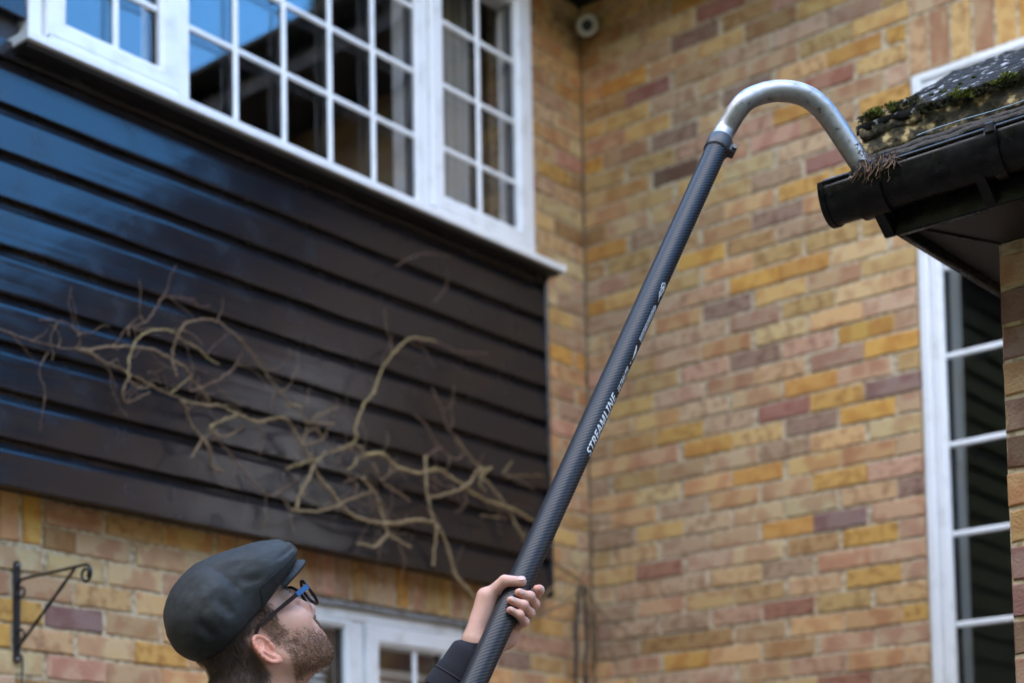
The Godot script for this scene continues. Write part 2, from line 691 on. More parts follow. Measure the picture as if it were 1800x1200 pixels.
func make_walls() -> void:
	# ---- left wall: brick below the cladding and beside it, up to the inner corner
	var base := 2.016
	var gauge := 0.0745
	var w := thing("brick_wall", "yellow and pink brick wall below and beside the black weatherboards", "wall", Vector3.ZERO, WALL_L)
	mix = [2, 4, 9, 6, 9, 2, 0, 1, 1, 0]
	var win_low := Rect2(-2.0, 0.95, 1.22, 1.15)
	var win_up := Rect2(-2.84, 3.50, 2.36, 1.16)
	part("mortar", mortar_sheet(-5.2, 0.0, 0.0, 4.78, [win_low, win_up]), M.mortar, w)
	var sol_a := Rect2(-3.34, 2.10, 0.615, 0.215)
	var sol_b := Rect2(-2.05, 2.10, 1.32, 0.215)
	var behind := Rect2(-6.0, 2.335, 5.54, 3.0)
	var rest := []
	var seen := func(s: float, y: float) -> bool: return (y > 1.55 and y < 2.34 and s > -3.02) or (s > -0.46 and y > 1.9)
	lay_rows(w, rest, -5.2, -0.002, base, gauge, -27, 37, [win_low, win_up, sol_a, sol_b, behind], -2.499, seen)
	for zone in [sol_a, sol_b]:
		var n := roundi(zone.size.x / 0.0755)
		for i in n:
			var pw: float = zone.size.x / n
			lay(w, rest, pick_kind([1, 2, 2, 0, 3, 3, 0, 1, 1, 0]), zone.position.x + (i + 0.5) * pw, zone.position.y + 0.107, pw - 0.0105, 0.207, true)
	lay_rest(w, rest)

	# ---- right wing: tall brick wall
	var v := thing("brick_wall", "tall yellow brick wall right of the inner corner, behind the pole", "wall", Vector3.ZERO, WALL_R)
	mix = [3, 5, 8, 6, 7, 4, 1, 1, 2, 0]
	var tall := Rect2(1.41, 0.90, 1.15, 3.06)
	var sol_c := Rect2(1.402, 3.962, 1.17, 0.217)
	part("mortar", mortar_sheet(0.0, 7.0, 0.0, 4.78, [tall]), M.mortar, v)
	rest = []
	seen = func(s: float, y: float) -> bool: return s < 1.43 and y > 1.90 - 0.10 * s or (s < 1.95 and y > 3.9)
	lay_rows(v, rest, 0.006, 7.0, base, gauge, -27, 37, [tall, sol_c], 1.311, seen, wall_map)
	var n2 := 15
	for i in n2:
		var pw: float = sol_c.size.x / n2
		lay(v, rest, ["t", "t", "y", "t", "y", "o", "t", "b"][i % 8], sol_c.position.x + (i + 0.5) * pw, 4.0705, pw - 0.010, 0.205, i < 8)
	lay_rest(v, rest)

	# ---- brick pier of the porch, close to the camera
	var q := thing("brick_pier", "dark mottled brick pier at the right edge, soffit shade put into its bricks", "wall", Vector3(-2.14, 0, 0), WALL_R)
	part("mortar", mortar_sheet(2.54, 3.32, 0.0, 2.445, [], 0.215), M.mortar, q)
	rest = []
	var g2 := 0.0775
	seen = func(s: float, y: float) -> bool: return s < 2.85 and y > 1.3
	mix = [0, 0, 1, 0, 2, 1, 0, 3, 2, 2]  # dark kinds: soffit shade on the pier put into the brick colours
	lay_rows(q, rest, 2.541, 3.319, 2.347 - g2 * 31, g2, 0, 33, [Rect2(2, 2.436, 3, 1)], 2.62, seen, pier_map)
	lay_rest(q, rest)
	# rear walls and floors of the house, so that it is a closed volume
	var h := thing("house_block", "rear of the brick house behind the two front walls", "house")
	part("wall", box(Vector3(-5.2, 0, -6.0), Vector3(6.0, 4.78, -5.8)), M.house_plain, h)
	part("wall", box(Vector3(5.8, 0, -5.8), Vector3(6.0, 4.78, 7.0)), M.house_plain, h)
	part("wall", box(Vector3(-5.2, 0, -5.8), Vector3(-5.0, 4.78, -0.12)), M.house_plain, h)
	part("wall", box(Vector3(0.12, 0, 6.8), Vector3(5.8, 4.78, 7.0)), M.house_plain, h)
	part("floor", box(Vector3(-5.0, 2.36, -5.8), Vector3(5.8, 2.46, -0.12)), M.room, h)
	part("ceiling", box(Vector3(-5.0, 4.70, -5.8), Vector3(5.8, 4.745, -0.115)), M.room, h)
	part("ceiling", box(Vector3(0.115, 4.70, -0.11), Vector3(5.8, 4.745, 6.8)), M.room, h)
	part("partition", box(Vector3(0.12, 0, -0.10), Vector3(5.8, 4.78, 0.0)), M.room, h)
	part("partition", box(Vector3(-4.9, 0.01, -3.0), Vector3(0.0, 4.70, -2.9)), M.room, h)
	part("partition", box(Vector3(2.4, 0.01, 0.01), Vector3(2.5, 4.70, 6.8)), M.room, h)


# colours of single bricks of the right wall, row by row from the corner outwards
var wall_map := {
	"first": -7,
	-3: [-1, -1, -1, -1, -1, 6, 4, -1],
	-2: [-1, -1, -1, -1, -1, 5, 1, 4],
	-1: [-1, -1, -1, -1, 8, 5, 4, -1],
	0: [-1, 4, 8, 8, -1, 2, 8, 0],
	1: [-1, 4, 4, 5, 6, 1, 2, -1],
	2: [-1, 4, 5, 1, 2, 4, 0, 4],
	3: [-1, 5, 4, 2, 4, 5, 5, -1],
	4: [-1, -1, 6, 4, 2, 8, 0, -1],
	5: [-1, 2, 4, 4, 0, -1, 5, -1],
	6: [-1, 4, 1, -1, 2, 3, 4, 7],
	7: [-1, 2, 4, 1, 3, 0, 5, -1],
	8: [-1, 2, 3, 2, 0, 1, 8, 4],
	9: [-1, 2, 4, 3, 4, 1, 3, -1],
	10: [-1, 2, 5, 0, 1, 7, 0, 4],
	11: [4, 8, 0, 4, 6, 0, -1, -1],
	12: [-1, 2, 1, 3, -1, -1, -1, -1],
	13: [4, 1, -1, -1, -1, -1, 0, -1],
	14: [-1, -1, -1, -1, -1, 5, 0, 4],
	15: [-1, -1, -1, 8, 3, 2, 4, -1],
	16: [-1, -1, -1, 4, 5, 1, 3, 4],
	17: [-1, 2, 1, 7, 1, 4, 2, -1],
	18: [-1, 4, 4, 5, 0, 0, 3, 3],
	19: [0, 1, 2, 2, 1, 1, -1, -1],
	20: [-1, 4, 2, 0, 8, -1, -1, -1],
	21: [-1, 1, 2, 8, 7, 1, -1, -1],
	22: [-1, 0, 4, -1, -1, 0, 0, -1],
	23: [8, -1, 1, -1, 4, 6, -1, -1],
	24: [-1, 2, 2, 1, -1, -1, -1, -1],
	25: [-1, 8, 9, -1, 5, 4, 0, -1],
	26: [-1, -1, 1, -1, -1, 0, 4, 4],
	27: [-1, -1, -1, -1, -1, 6, 1, -1],
	28: [-1, -1, 1, -1, 7, 1, 0, 0],
	29: [-1, -1, 4, -1, 4, 1, 1, -1],
	30: [-1, 8, 6, 4, 4, 4, 5, -1],
	31: [-1, -1, 3, 1, 8, 1, -1, -1],
	32: [-1, -1, -1, 7, 8, -1, -1, -1],
	33: [-1, -1, -1, 6, -1, -1, -1, -1],
}
var pier_map := {"first": -3}


# ---------------------------------------------------------------- weatherboards
func make_cladding() -> void:
	var t := thing("weatherboard_cladding", "glossy black horizontal weatherboards on the upper left wall", "cladding", Vector3.ZERO, WALL_L)
	var pitch := 0.1358
	for k in 19:
		var y := 2.229 + k * pitch
		var x1 := -0.402 if k < 10 else -2.856
		var lean := rng.randf_range(-0.0015, 0.0015)
		var prof := [Vector2(0.056, y + 0.004), Vector2(0.090, y), Vector2(0.0935, y + 0.003), Vector2(0.0932, y + 0.008), Vector2(0.0852 + lean, y + 0.098), Vector2(0.0835 + lean, y + 0.104), Vector2(0.078, y + 0.110), Vector2(0.0745, y + 0.118), Vector2(0.0725, y + 0.128), Vector2(0.072, y + 0.150), Vector2(0.056, y + 0.150)]
		if k == 9:
			prof = [Vector2(0.056, y + 0.004), Vector2(0.090, y), Vector2(0.0935, y + 0.003), Vector2(0.092, y + 0.05), Vector2(0.056, y + 0.05)]
		part("board", extrusion(prof, -5.2, x1, 40, 0.0022), M.paint, t)
	part("corner_trim", box(Vector3(-0.402, 2.222, 0.040), Vector3(-0.388, 3.51, 0.098), 0.003), M.paint, t)
	part("batten", box(Vector3(-5.2, 2.24, 0.002), Vector3(-0.42, 3.50, 0.056)), M.soffit_black, t)
	part("batten", box(Vector3(-5.2, 3.50, 0.002), Vector3(-2.86, 4.75, 0.056)), M.soffit_black, t)


# ---------------------------------------------------------------- windows
# double glazing: two thin panes
func panes(parent: Node3D, s0: float, s1: float, y0: float, y1: float, n: float) -> void:
	var g := part("pane", box(Vector3(s0, y0, n - 0.004), Vector3(s1, y1, n)), M.glass, parent)
	part("inner_pane", box(Vector3(s0, y0, n - 0.024), Vector3(s1, y1, n - 0.020)), M.glass, g)


# four mitred members round an opening: section depth from n0 to n1
func surround(called: String, parent: Node3D, o: Rect2, wl: float, wr: float, wb: float, wt: float, n0: float, n1: float, bev := 0.006) -> MeshInstance3D:
	var st := begin()
	st.set_smooth_group(0xFFFFFFFF)
	var a := o.position
	var b := o.end
	var oc := [Vector2(a.x, a.y), Vector2(b.x, a.y), Vector2(b.x, b.y), Vector2(a.x, b.y)]
	var ic := [Vector2(a.x + wl, a.y + wb), Vector2(b.x - wr, a.y + wb), Vector2(b.x - wr, b.y - wt), Vector2(a.x + wl, b.y - wt)]
	var lev := []
	var c := (a + b) / 2
	var inset := func(list: Array, d: float, inwards: bool) -> Array:
		var out := []
		for p in list:
			var sx := signf(p.x - c.x)
			var sy := signf(p.y - c.y)
			var k := -d if inwards else d
			out.append(p + Vector2(sx, sy) * k)
		return out
	var o2: Array = inset.call(oc, bev * 0.6, true)
	var i2: Array = inset.call(ic, bev * 1.6, false)
	lev = [[oc, n0], [oc, n1 - bev * 0.6], [o2, n1], [i2, n1], [ic, n1 - bev * 1.1], [ic, n0]]
	for L in lev.size() - 1:
		var p: Array = lev[L][0]
		var q: Array = lev[L + 1][0]
		for i in 4:
			var j := (i + 1) % 4
			quad(st, Vector3(p[i].x, p[i].y, lev[L][1]), Vector3(p[j].x, p[j].y, lev[L][1]), Vector3(q[j].x, q[j].y, lev[L + 1][1]), Vector3(q[i].x, q[i].y, lev[L + 1][1]))
	return part(called, done(st), M.pvc, parent)


func bars(parent: Node3D, xs: Array, ys: Array, x0: float, x1: float, y0: float, y1: float, n: float) -> void:
	for x in xs:
		part("glazing_bar", box(Vector3(x - 0.0115, y0, n), Vector3(x + 0.0115, y1, n + 0.013), 0.005), M.pvc, parent)
	var cuts := [x0] + xs + [x1]
	for y in ys:
		for i in cuts.size() - 1:
			var a: float = cuts[i] + (0.0118 if i > 0 else 0.0)
			var b: float = cuts[i + 1] - (0.0118 if i < cuts.size() - 2 else 0.0)
			part("glazing_bar", box(Vector3(a, y - 0.0105, n), Vector3(b, y + 0.0105, n + 0.012), 0.005), M.pvc, parent)


func gasket(parent: Node3D, x0: float, x1: float, y0: float, y1: float, n: float) -> void:
	var st := begin()
	var e := 0.005
	add_box(st, Vector3(x0, y0, n - 0.03), Vector3(x0 + e, y1, n + 0.003))
	add_box(st, Vector3(x1 - e, y0, n - 0.03), Vector3(x1, y1, n + 0.003))
	add_box(st, Vector3(x0 + e, y0, n - 0.03), Vector3(x1 - e, y0 + e * 0.6, n + 0.003))
	part("gasket", done(st), M.gasket, parent)


func make_upper_window() -> void:
	var t := thing("casement_window", "wide white window of many small panes above the black weatherboards", "window", Vector3.ZERO, WALL_L)
	var top := 4.62
	var ys := [3.798, 4.037, 4.277]
	# outer frame with two mullions
	surround("frame", t, Rect2(-2.852, 3.522, 2.382, top - 3.522), 0.05, 0.045, 0.032, 0.05, -0.02, 0.100)
	part("mullion", box(Vector3(-2.300, 3.5545, -0.02), Vector3(-2.242, top - 0.05, 0.099), 0.005), M.pvc, t)
	part("mullion", box(Vector3(-1.164, 3.5545, -0.02), Vector3(-1.098, top - 0.05, 0.099), 0.005), M.pvc, t)
	# fixed centre light
	var c := part("fixed_light", box(Vector3(-2.2415, 3.5545, 0.03), Vector3(-1.1645, 3.560, 0.096)), M.pvc, t)
	panes(c, -2.241, -1.165, 3.561, 4.57, 0.079)
	bars(c, [-2.037, -1.819, -1.600, -1.382], ys, -2.2418, -1.1642, 3.5605, 4.57, 0.0795)
	gasket(c, -2.2415, -1.1645, 3.5602, 4.57, 0.079)
	# two opening sashes
	for d in [[-2.802, -2.2995, [-2.535], "left"], [-1.0985, -0.514, [-0.806], "right"]]:
		var s := surround("sash", t, Rect2(d[0], 3.5545, d[1] - d[0], top - 0.05 - 3.5545), 0.074, 0.074, 0.058, 0.06, 0.02, 0.118, 0.009)
		var x0: float = d[0] + 0.074
		var x1: float = d[1] - 0.074
		panes(s, x0, x1, 3.6125, 4.51, 0.089)
		bars(s, d[2], ys, x0, x1, 3.6125, 4.51, 0.0895)
		gasket(s, x0 + 0.0003, x1 - 0.0003, 3.6127, 4.51, 0.089)
		# sloping drip ledge under the sash
		var ledge := [Vector2(0.1002, 3.526), Vector2(0.126, 3.526), Vector2(0.122, 3.552), Vector2(0.1002, 3.556)]
		part("drip_ledge", extrusion(ledge, d[0] + 0.012, d[1] - 0.012), M.pvc, s)
	# sill
	var prof := [Vector2(-0.02, 3.4955), Vector2(0.150, 3.4955), Vector2(0.150, 3.488), Vector2(0.164, 3.488), Vector2(0.166, 3.491), Vector2(0.166, 3.512), Vector2(0.163, 3.515), Vector2(0.103, 3.5215), Vector2(-0.02, 3.5215)]
	part("sill", extrusion(prof, -2.895, -0.372), M.pvc, t)
	# dark board over the sill underside, so that it looks dark
	part("dark_sill_board", box(Vector3(-2.893, 3.476, 0.060), Vector3(-0.380, 3.4945, 0.148), 0.002), M.soffit_black, t)
	part("sill_end", box(Vector3(-2.903, 3.486, 0.06), Vector3(-2.8952, 3.519, 0.168), 0.003), M.pvc, t)
	part("sill_end", box(Vector3(-0.3718, 3.486, 0.06), Vector3(-0.364, 3.519, 0.168), 0.003), M.pvc, t)
	# curtain inside the right sash
	var cu := thing("curtain", "pale curtain hanging inside the right sash of the upper window", "curtain", Vector3.ZERO, WALL_L)
	part("cloth", curtain_mesh(-0.81, -0.62, 3.40, 4.62, -0.10, 4), M.curtain, cu)


func curtain_mesh(x0: float, x1: float, y0: float, y1: float, z: float, folds: int) -> ArrayMesh:
	var st := begin()
	st.set_smooth_group(1)
	var n := folds * 10
	var f := func(i: int, y: float) -> Vector3:
		var u := float(i) / n
		return Vector3(lerpf(x0, x1, u), y, z + 0.018 * sin(u * folds * TAU) + 0.008 * sin(u * folds * 2.7 * TAU + y * 2.0))
	for i in n:
		for j in 6:
			var ya := lerpf(y0, y1, j / 6.0)
			var yb := lerpf(y0, y1, (j + 1) / 6.0)
			quad(st, f.call(i, ya), f.call(i + 1, ya), f.call(i + 1, yb), f.call(i, yb))
	return done(st)


func make_ground_window() -> void:
	var t := thing("casement_window", "white ground floor window under the upright bricks, behind the man's face", "window", Vector3.ZERO, WALL_L)
	surround("frame", t, Rect2(-1.995, 0.96, 1.21, 1.118), 0.055, 0.05, 0.06, 0.045, -0.10, -0.030)
	part("mullion", box(Vector3(-1.405, 1.0205, -0.10), Vector3(-1.335, 2.0325, -0.032), 0.006), M.pvc, t)
	# grey strip: shade under the brick lintel put into a colour
	part("lintel_shade_strip", extrusion([Vector2(-0.1, 2.0785), Vector2(-0.012, 2.0785), Vector2(-0.010, 2.085), Vector2(-0.016, 2.1035), Vector2(-0.1, 2.1035)], -1.998, -0.782, 24, 0.004), M.lintel_shade, t)
	var s := surround("sash", t, Rect2(-1.3345, 1.0205, 0.4985, 1.012), 0.074, 0.074, 0.074, 0.070, -0.085, -0.016, 0.010)
	panes(s, -1.2605, -0.910, 1.0945, 1.9625, -0.045)
	bars(s, [-1.060], [1.52], -1.2605, -0.910, 1.0945, 1.9625, -0.0445)
	gasket(s, -1.2602, -0.9103, 1.0947, 1.9622, -0.045)
	var f := surround("sash", t, Rect2(-1.9395, 1.0205, 0.534, 1.012), 0.074, 0.030, 0.074, 0.026, -0.085, -0.020, 0.008)
	panes(f, -1.8655, -1.4355, 1.0945, 2.0065, -0.045)
	gasket(f, -1.8652, -1.4358, 1.0947, 2.0062, -0.045)
	var bl := thing("window_blind", "cream slatted blind inside the ground floor window", "blind", Vector3.ZERO, WALL_L)
	for d in [[-1.93, -1.42], [-1.33, -0.84]]:
		var st := begin()
		for i in 36:
			var y := 1.03 + i * 0.0235
			var tr := Transform3D(Basis(Vector3(1, 0, 0), 0.75), Vector3(0, y, -0.135))
			add_box(st, Vector3(d[0], -0.0006, -0.0125), Vector3(d[1], 0.0006, 0.0125), 0.0, tr)
		var o := part("slats", done(st), M.blind, bl)
		o.set_meta("kind", "stuff")
		part("head_rail", box(Vector3(d[0], 1.872, -0.15), Vector3(d[1], 1.90, -0.12), 0.003), M.blind, bl)


func make_tall_window() -> void:
	var t := thing("casement_window", "tall narrow-paned white window in the right brick wall beside the pier", "window", Vector3.ZERO, WALL_R)
	surround("frame", t, Rect2(1.417, 0.91, 1.133, 3.046), 0.036, 0.036, 0.05, 0.032, -0.07, 0.012, 0.006)
	var s := surround("sash", t, Rect2(1.4535, 0.9605, 1.06, 2.963), 0.042, 0.042, 0.05, 0.060, -0.06, 0.004, 0.008)
	panes(s, 1.4955, 2.4715, 1.0105, 3.8635, -0.022)
	gasket(s, 1.4957, 2.4712, 1.0107, 3.8632, -0.022)
	bars(s, [1.985], [1.365, 1.680, 1.994, 2.308, 2.621, 2.934, 3.247, 3.560], 1.4955, 2.4715, 1.0105, 3.8635, -0.0215)
	var cu := thing("curtain", "pale curtain edge inside the tall right window, next to its left jamb", "curtain", Vector3.ZERO, WALL_R)
	part("cloth", curtain_mesh(1.462, 1.518, 0.98, 3.86, -0.095, 1), M.curtain, cu)


# ---------------------------------------------------------------- upper eaves and roofs
func make_roofs() -> void:
	var t := thing("house_roof", "dark tiled main roof with black soffit over the inner corner", "roof")
	part("soffit", box(Vector3(-5.6, 4.752, -0.10), Vector3(-0.46, 4.765, 0.44)), M.soffit_black, t)
	part("soffit", box(Vector3(-0.455, 4.752, -0.10), Vector3(0.12, 4.765, 7.3)), M.soffit_black, t)
	part("fascia", box(Vector3(-5.6, 4.735, 0.44), Vector3(-0.48, 4.90, 0.458)), M.black_plastic, t)
	part("fascia", box(Vector3(-0.473, 4.735, 0.46), Vector3(-0.455, 4.90, 7.3)), M.black_plastic, t)
	var g := []
	for i in 13:
		var a := PI * i / 12.0
		g.append(Vector2(-cos(a) * 0.056, -sin(a) * 0.056))
	for i in 13:
		var a := PI * (12 - i) / 12.0
		g.append(Vector2(-cos(a) * 0.053, -sin(a) * 0.053))
	part("gutter", extrusion(g, 0.52, 7.4), M.black_plastic, t, Vector3(-0.530, 4.90, 0), WALL_R)
	part("gutter", extrusion(g, -5.7, -0.56), M.black_plastic, t, Vector3(0, 4.90, 0.515), WALL_L)
	# slopes as thick slabs, ridge lines 2.6 m behind the walls
	var st := begin()
	st.set_smooth_group(0xFFFFFFFF)
	slab(st, Vector3(-5.7, 4.90, 0.50), Vector3(0.0, 4.90, 0.50), Vector3(0.0, 7.1, -2.9), Vector3(-5.7, 7.1, -2.9))
	slab(st, Vector3(-5.7, 7.1, -2.9), Vector3(3.2, 7.1, -2.9), Vector3(6.4, 4.9, -6.3), Vector3(-5.7, 4.9, -6.3))
	part("slope", done(st), M.roof, t)
	st = begin()
	st.set_smooth_group(0xFFFFFFFF)
	slab(st, Vector3(-0.515, 4.90, 0.0), Vector3(-0.515, 4.90, 7.4), Vector3(3.2, 7.1, 7.4), Vector3(3.2, 7.1, -2.9))
	slab(st, Vector3(3.2, 7.1, 7.4), Vector3(6.4, 4.9, 7.4), Vector3(6.4, 4.9, -6.3), Vector3(3.2, 7.1, -2.9))
	slab(st, Vector3(0.0, 4.92, 0.5), Vector3(-0.515, 4.92, 0.0), Vector3(3.2, 7.12, -2.9), Vector3(0.0, 7.1, -2.9))
	part("slope", done(st), M.roof, t)
	part("gable", box(Vector3(-5.2, 4.78, -5.9), Vector3(-5.05, 5.0, -0.1)), M.house_plain, t)


func slab(st: SurfaceTool, a: Vector3, b: Vector3, c: Vector3, d: Vector3) -> void:
	var n := Vector3(0, -0.06, 0)
	quad(st, a, b, c, d)
	quad(st, d + n, c + n, b + n, a + n)
	for e in [[a, b], [b, c], [c, d], [d, a]]:
		quad(st, e[0] + n, e[1] + n, e[1], e[0])


# ---------------------------------------------------------------- porch eave with gutter
func poly_slab(pts: Array, y0: float, y1: float) -> ArrayMesh:
	var st := begin()
	st.set_smooth_group(0xFFFFFFFF)
	var n := pts.size()
	for i in range(1, n - 1):
		for e in [[y1, 0, i, i + 1], [y0, 0, i + 1, i]]:
			for k in [1, 2, 3]:
				st.add_vertex(Vector3(pts[e[k]].x, e[0], pts[e[k]].y))
	for i in n:
		var j := (i + 1) % n
		quad(st, Vector3(pts[i].x, y0, pts[i].y), Vector3(pts[j].x, y0, pts[j].y), Vector3(pts[j].x, y1, pts[j].y), Vector3(pts[i].x, y1, pts[i].y))
	return done(st)


func rough_block(lo: Vector3, hi: Vector3, nx: int, ny: int, nz: int, amp: float, freq: float) -> ArrayMesh:
	# a box whose faces are grids pushed about by noise
	var st := begin()
	st.set_smooth_group(1)
	var push := func(p: Vector3) -> Vector3:
		var q := p * freq
		return p + Vector3(noise.get_noise_3d(q.x, q.y, q.z), noise.get_noise_3d(q.x + 50.0, q.y, q.z), noise.get_noise_3d(q.x, q.y + 50.0, q.z)) * amp + Vector3(noise.get_noise_3dv(q * 3.1), noise.get_noise_3dv(q * 3.3 + Vector3.ONE * 20.0), 0.0) * amp * 0.45
	var cnt := [nx, ny, nz]
	for ax in 3:
		var a1 := (ax + 1) % 3
		var a2 := (ax + 2) % 3
		for side in [0, 1]:
			for i in cnt[a1]:
				for j in cnt[a2]:
					var q := []
					for e in [[0, 0], [1, 0], [1, 1], [0, 1]]:
						var p := Vector3.ZERO
						p[ax] = hi[ax] if side else lo[ax]
						p[a1] = lerpf(lo[a1], hi[a1], float(i + e[0]) / cnt[a1])
						p[a2] = lerpf(lo[a2], hi[a2], float(j + e[1]) / cnt[a2])
						q.append(push.call(p))
					if side:
						quad(st, q[0], q[1], q[2], q[3])
					else:
						quad(st, q[3], q[2], q[1], q[0])
	return done(st)


func make_porch() -> void:
	var t := thing("porch_roof", "mossy tiled porch eave with black fascia and soffit at the upper right", "roof")
	# soffit boards meet in a mitre at the outer corner
	var f := 0.0035
	part("soffit_board", poly_slab([Vector2(-2.374, 2.446 + f), Vector2(-2.374, 3.4), Vector2(-2.141, 3.4), Vector2(-2.141, 2.544 + f)], 2.446, 2.455), M.soffit_black, t)
	part("soffit_board", poly_slab([Vector2(-2.374 + f, 2.446), Vector2(-2.141 + f, 2.543), Vector2(-0.02, 2.543), Vector2(-0.02, 2.446)], 2.446, 2.455), M.soffit_black, t)
	var mit := (Vector3(-2.141, 2.4445, 2.544) - Vector3(-2.374, 2.4445, 2.446))
	part("mitre_bead", tube([Vector3(-2.372, 2.4455, 2.447), Vector3(-2.372, 2.4455, 2.447) + mit], [0.0042], 6), M.black_plastic, t)
	part("fascia", box(Vector3(-2.393, 2.424, 2.430), Vector3(-2.375, 2.572, 3.4), 0.003), M.black_plastic, t)
	part("end_fascia", box(Vector3(-2.3745, 2.424, 2.430), Vector3(-0.02, 2.575, 2.4455), 0.003), M.black_plastic, t)
	part("undercloak", rough_block(Vector3(-2.425, 2.573, 2.378), Vector3(-2.25, 2.584, 3.4), 4, 2, 60, 0.004, 14.0), M.undercloak, t)
	part("undercloak", rough_block(Vector3(-2.412, 2.586, 2.376), Vector3(-2.25, 2.599, 3.4), 4, 2, 60, 0.004, 17.0), M.undercloak, t)
	part("mortar_bed", rough_block(Vector3(-2.402, 2.599, 2.372), Vector3(-2.26, 2.656, 3.4), 8, 7, 90, 0.009, 16.0), M.tile_edge, t)
	part("mortar_bed", rough_block(Vector3(-2.406, 2.640, 2.366), Vector3(-2.27, 2.688, 2.50), 8, 6, 12, 0.009, 19.0), M.tile_edge, t)
	part("verge_bed", rough_block(Vector3(-2.36, 2.565, 2.375), Vector3(-0.05, 2.645, 2.43), 60, 5, 4, 0.008, 15.0), M.tile_edge, t)
	# two courses of plain concrete tiles
	var pitch := 0.535
	for course in 2:
		for k in 4:
			var z0 := 2.360 + k * 0.335 + (0.0 if course == 0 else -0.004)
			var at := Vector3(-2.404 + course * 0.255, 2.652 + course * 0.150, z0)
			var bas := Basis(Vector3(0, 0, 1), pitch)
			var me := rough_block(Vector3(0, 0, 0), Vector3(0.30, 0.017, 0.331), 14, 2, 16, 0.0060, 17.0 + course + k * 0.7)
			part("roof_tile", me, M.tile, t, at, bas)
	# upper roof deck behind the courses, hidden from below
	part("deck", box(Vector3(-2.0, 2.86, 2.40), Vector3(-0.02, 2.89, 3.4)), M.roof, t)
	part("deck", box(Vector3(-2.34, 2.58, 2.43), Vector3(-0.02, 2.595, 3.4)), M.roof, t)
	# pale edge of the roofing felt
	var felt := []
	for i in 14:
		var z := 2.50 + i * 0.05
		felt.append(Vector3(-2.428, 2.600 + 0.002 * sin(i * 1.3), z))
	part("felt_edge", tube(felt, [0.0009], 5), mat(lin(0.22, 0.31, 0.38), 0.5), t)
	make_moss(t)
	# gutter
	var g := thing("gutter", "black plastic gutter along the porch eave, the hook resting in it", "gutter", Vector3(-2.432, 2.539, 0), WALL_R)
	var prof := []
	var R := 0.056
	for i in 17:
		var a := PI * i / 16.0
		prof.append(Vector2(-cos(a) * R, -sin(a) * 0.074))
	for i in 17:
		var a := PI * (16 - i) / 16.0
		prof.append(Vector2(-cos(a) * (R - 0.003), -sin(a) * 0.071))
	part("trough", extrusion(prof, 2.325, 3.42, 1, 0.0, true), M.black_plastic, g)
	part("front_lip", tube([Vector3(2.325, 0, R - 0.001), Vector3(3.42, 0, R - 0.001)], [0.0042], 8), M.black_plastic, g)
	# stop end
	var cap := []
	for i in 17:
		var a := PI * i / 16.0
		cap.append(Vector2(-cos(a) * (R + 0.003), -sin(a) * 0.077))
	part("stop_end", extrusion(cap, 2.313, 2.325), M.black_plastic, g)
	# strap of the joint, and clips at the lip
	for z in [2.415, 2.672, 2.98]:
		var band := []
		for i in 17:
			var a := PI * i / 16.0
			band.append(Vector2(-cos(a) * (R + 0.007), -sin(a) * 0.081))
		for i in 17:
			var a := PI * (16 - i) / 16.0
			band.append(Vector2(-cos(a) * (R + 0.0005), -sin(a) * 0.0745))
		var wide := 0.03 if z < 2.5 else 0.011
		var br := part("union_strap" if z < 2.5 else "bracket", extrusion(band, z - wide, z + wide, 1, 0.0, true), M.black_plastic, g)
		part("clip", box(Vector3(z - wide * 0.8, -0.012, R - 0.004), Vector3(z + wide * 0.8, 0.008, R + 0.011), 0.002), M.black_plastic, br)
		part("arm", box(Vector3(z - 0.012, -0.11, -R - 0.002), Vector3(z + 0.012, -0.02, -R + 0.010), 0.002), M.black_plastic, br)
	# support under the free end, reaching back to the fascia
	var sup := [Vector2(0.026, -0.066), Vector2(0.004, -0.080), Vector2(-0.040, -0.112), Vector2(-0.046, -0.060), Vector2(-0.020, -0.070), Vector2(0.010, -0.072)]
	part("support_arm", extrusion(sup, 2.408, 2.429), M.black_plastic, g)
	part("support_arm", extrusion(sup, 2.62, 2.64), M.black_plastic, g)
	# debris lifted by the hook
	var d := thing("debris_clump", "clump of brown twigs and wet leaf litter at the hook's mouth on the gutter", "debris", Vector3(-2.474, 2.545, 2.424))
	d.set_meta("kind", "stuff")
	var st := begin()
	var r := RandomNumberGenerator.new()
	r.seed = 77
	for i in 230:
		var hang := r.randf() < 0.45
		var at := Vector3(r.randf_range(-0.016, 0.022), r.randf_range(-0.008, 0.010), r.randf_range(-0.020, 0.055))
		var dir := Vector3(r.randf_range(-0.9, 0.0), r.randf_range(-0.5, 0.25), r.randf_range(-0.6, 1.0))
		if hang:
			dir = Vector3(r.randf_range(-0.9, -0.2), r.randf_range(-1.2, -0.4), r.randf_range(-0.5, 0.5))
			at.x -= 0.012
		dir = dir.normalized() * r.randf_range(0.014, 0.046)
		var c := Color(0.045, 0.027, 0.016).lerp(Color(0.30, 0.175, 0.095), pow(r.randf(), 1.6))
		st.set_color(c)
		add_tube(st, [at, at + dir * 0.5 + Vector3(0, -0.002, 0.002), at + dir + Vector3(0, -0.005, 0)], [0.0009, 0.0008, 0.0004], 3, false)
	part("twigs", done(st), M.vc, d)
	part("muck", rough_block(Vector3(-0.022, -0.018, -0.02), Vector3(0.020, 0.008, 0.045), 7, 5, 9, 0.012, 40.0), M.undercloak, d)


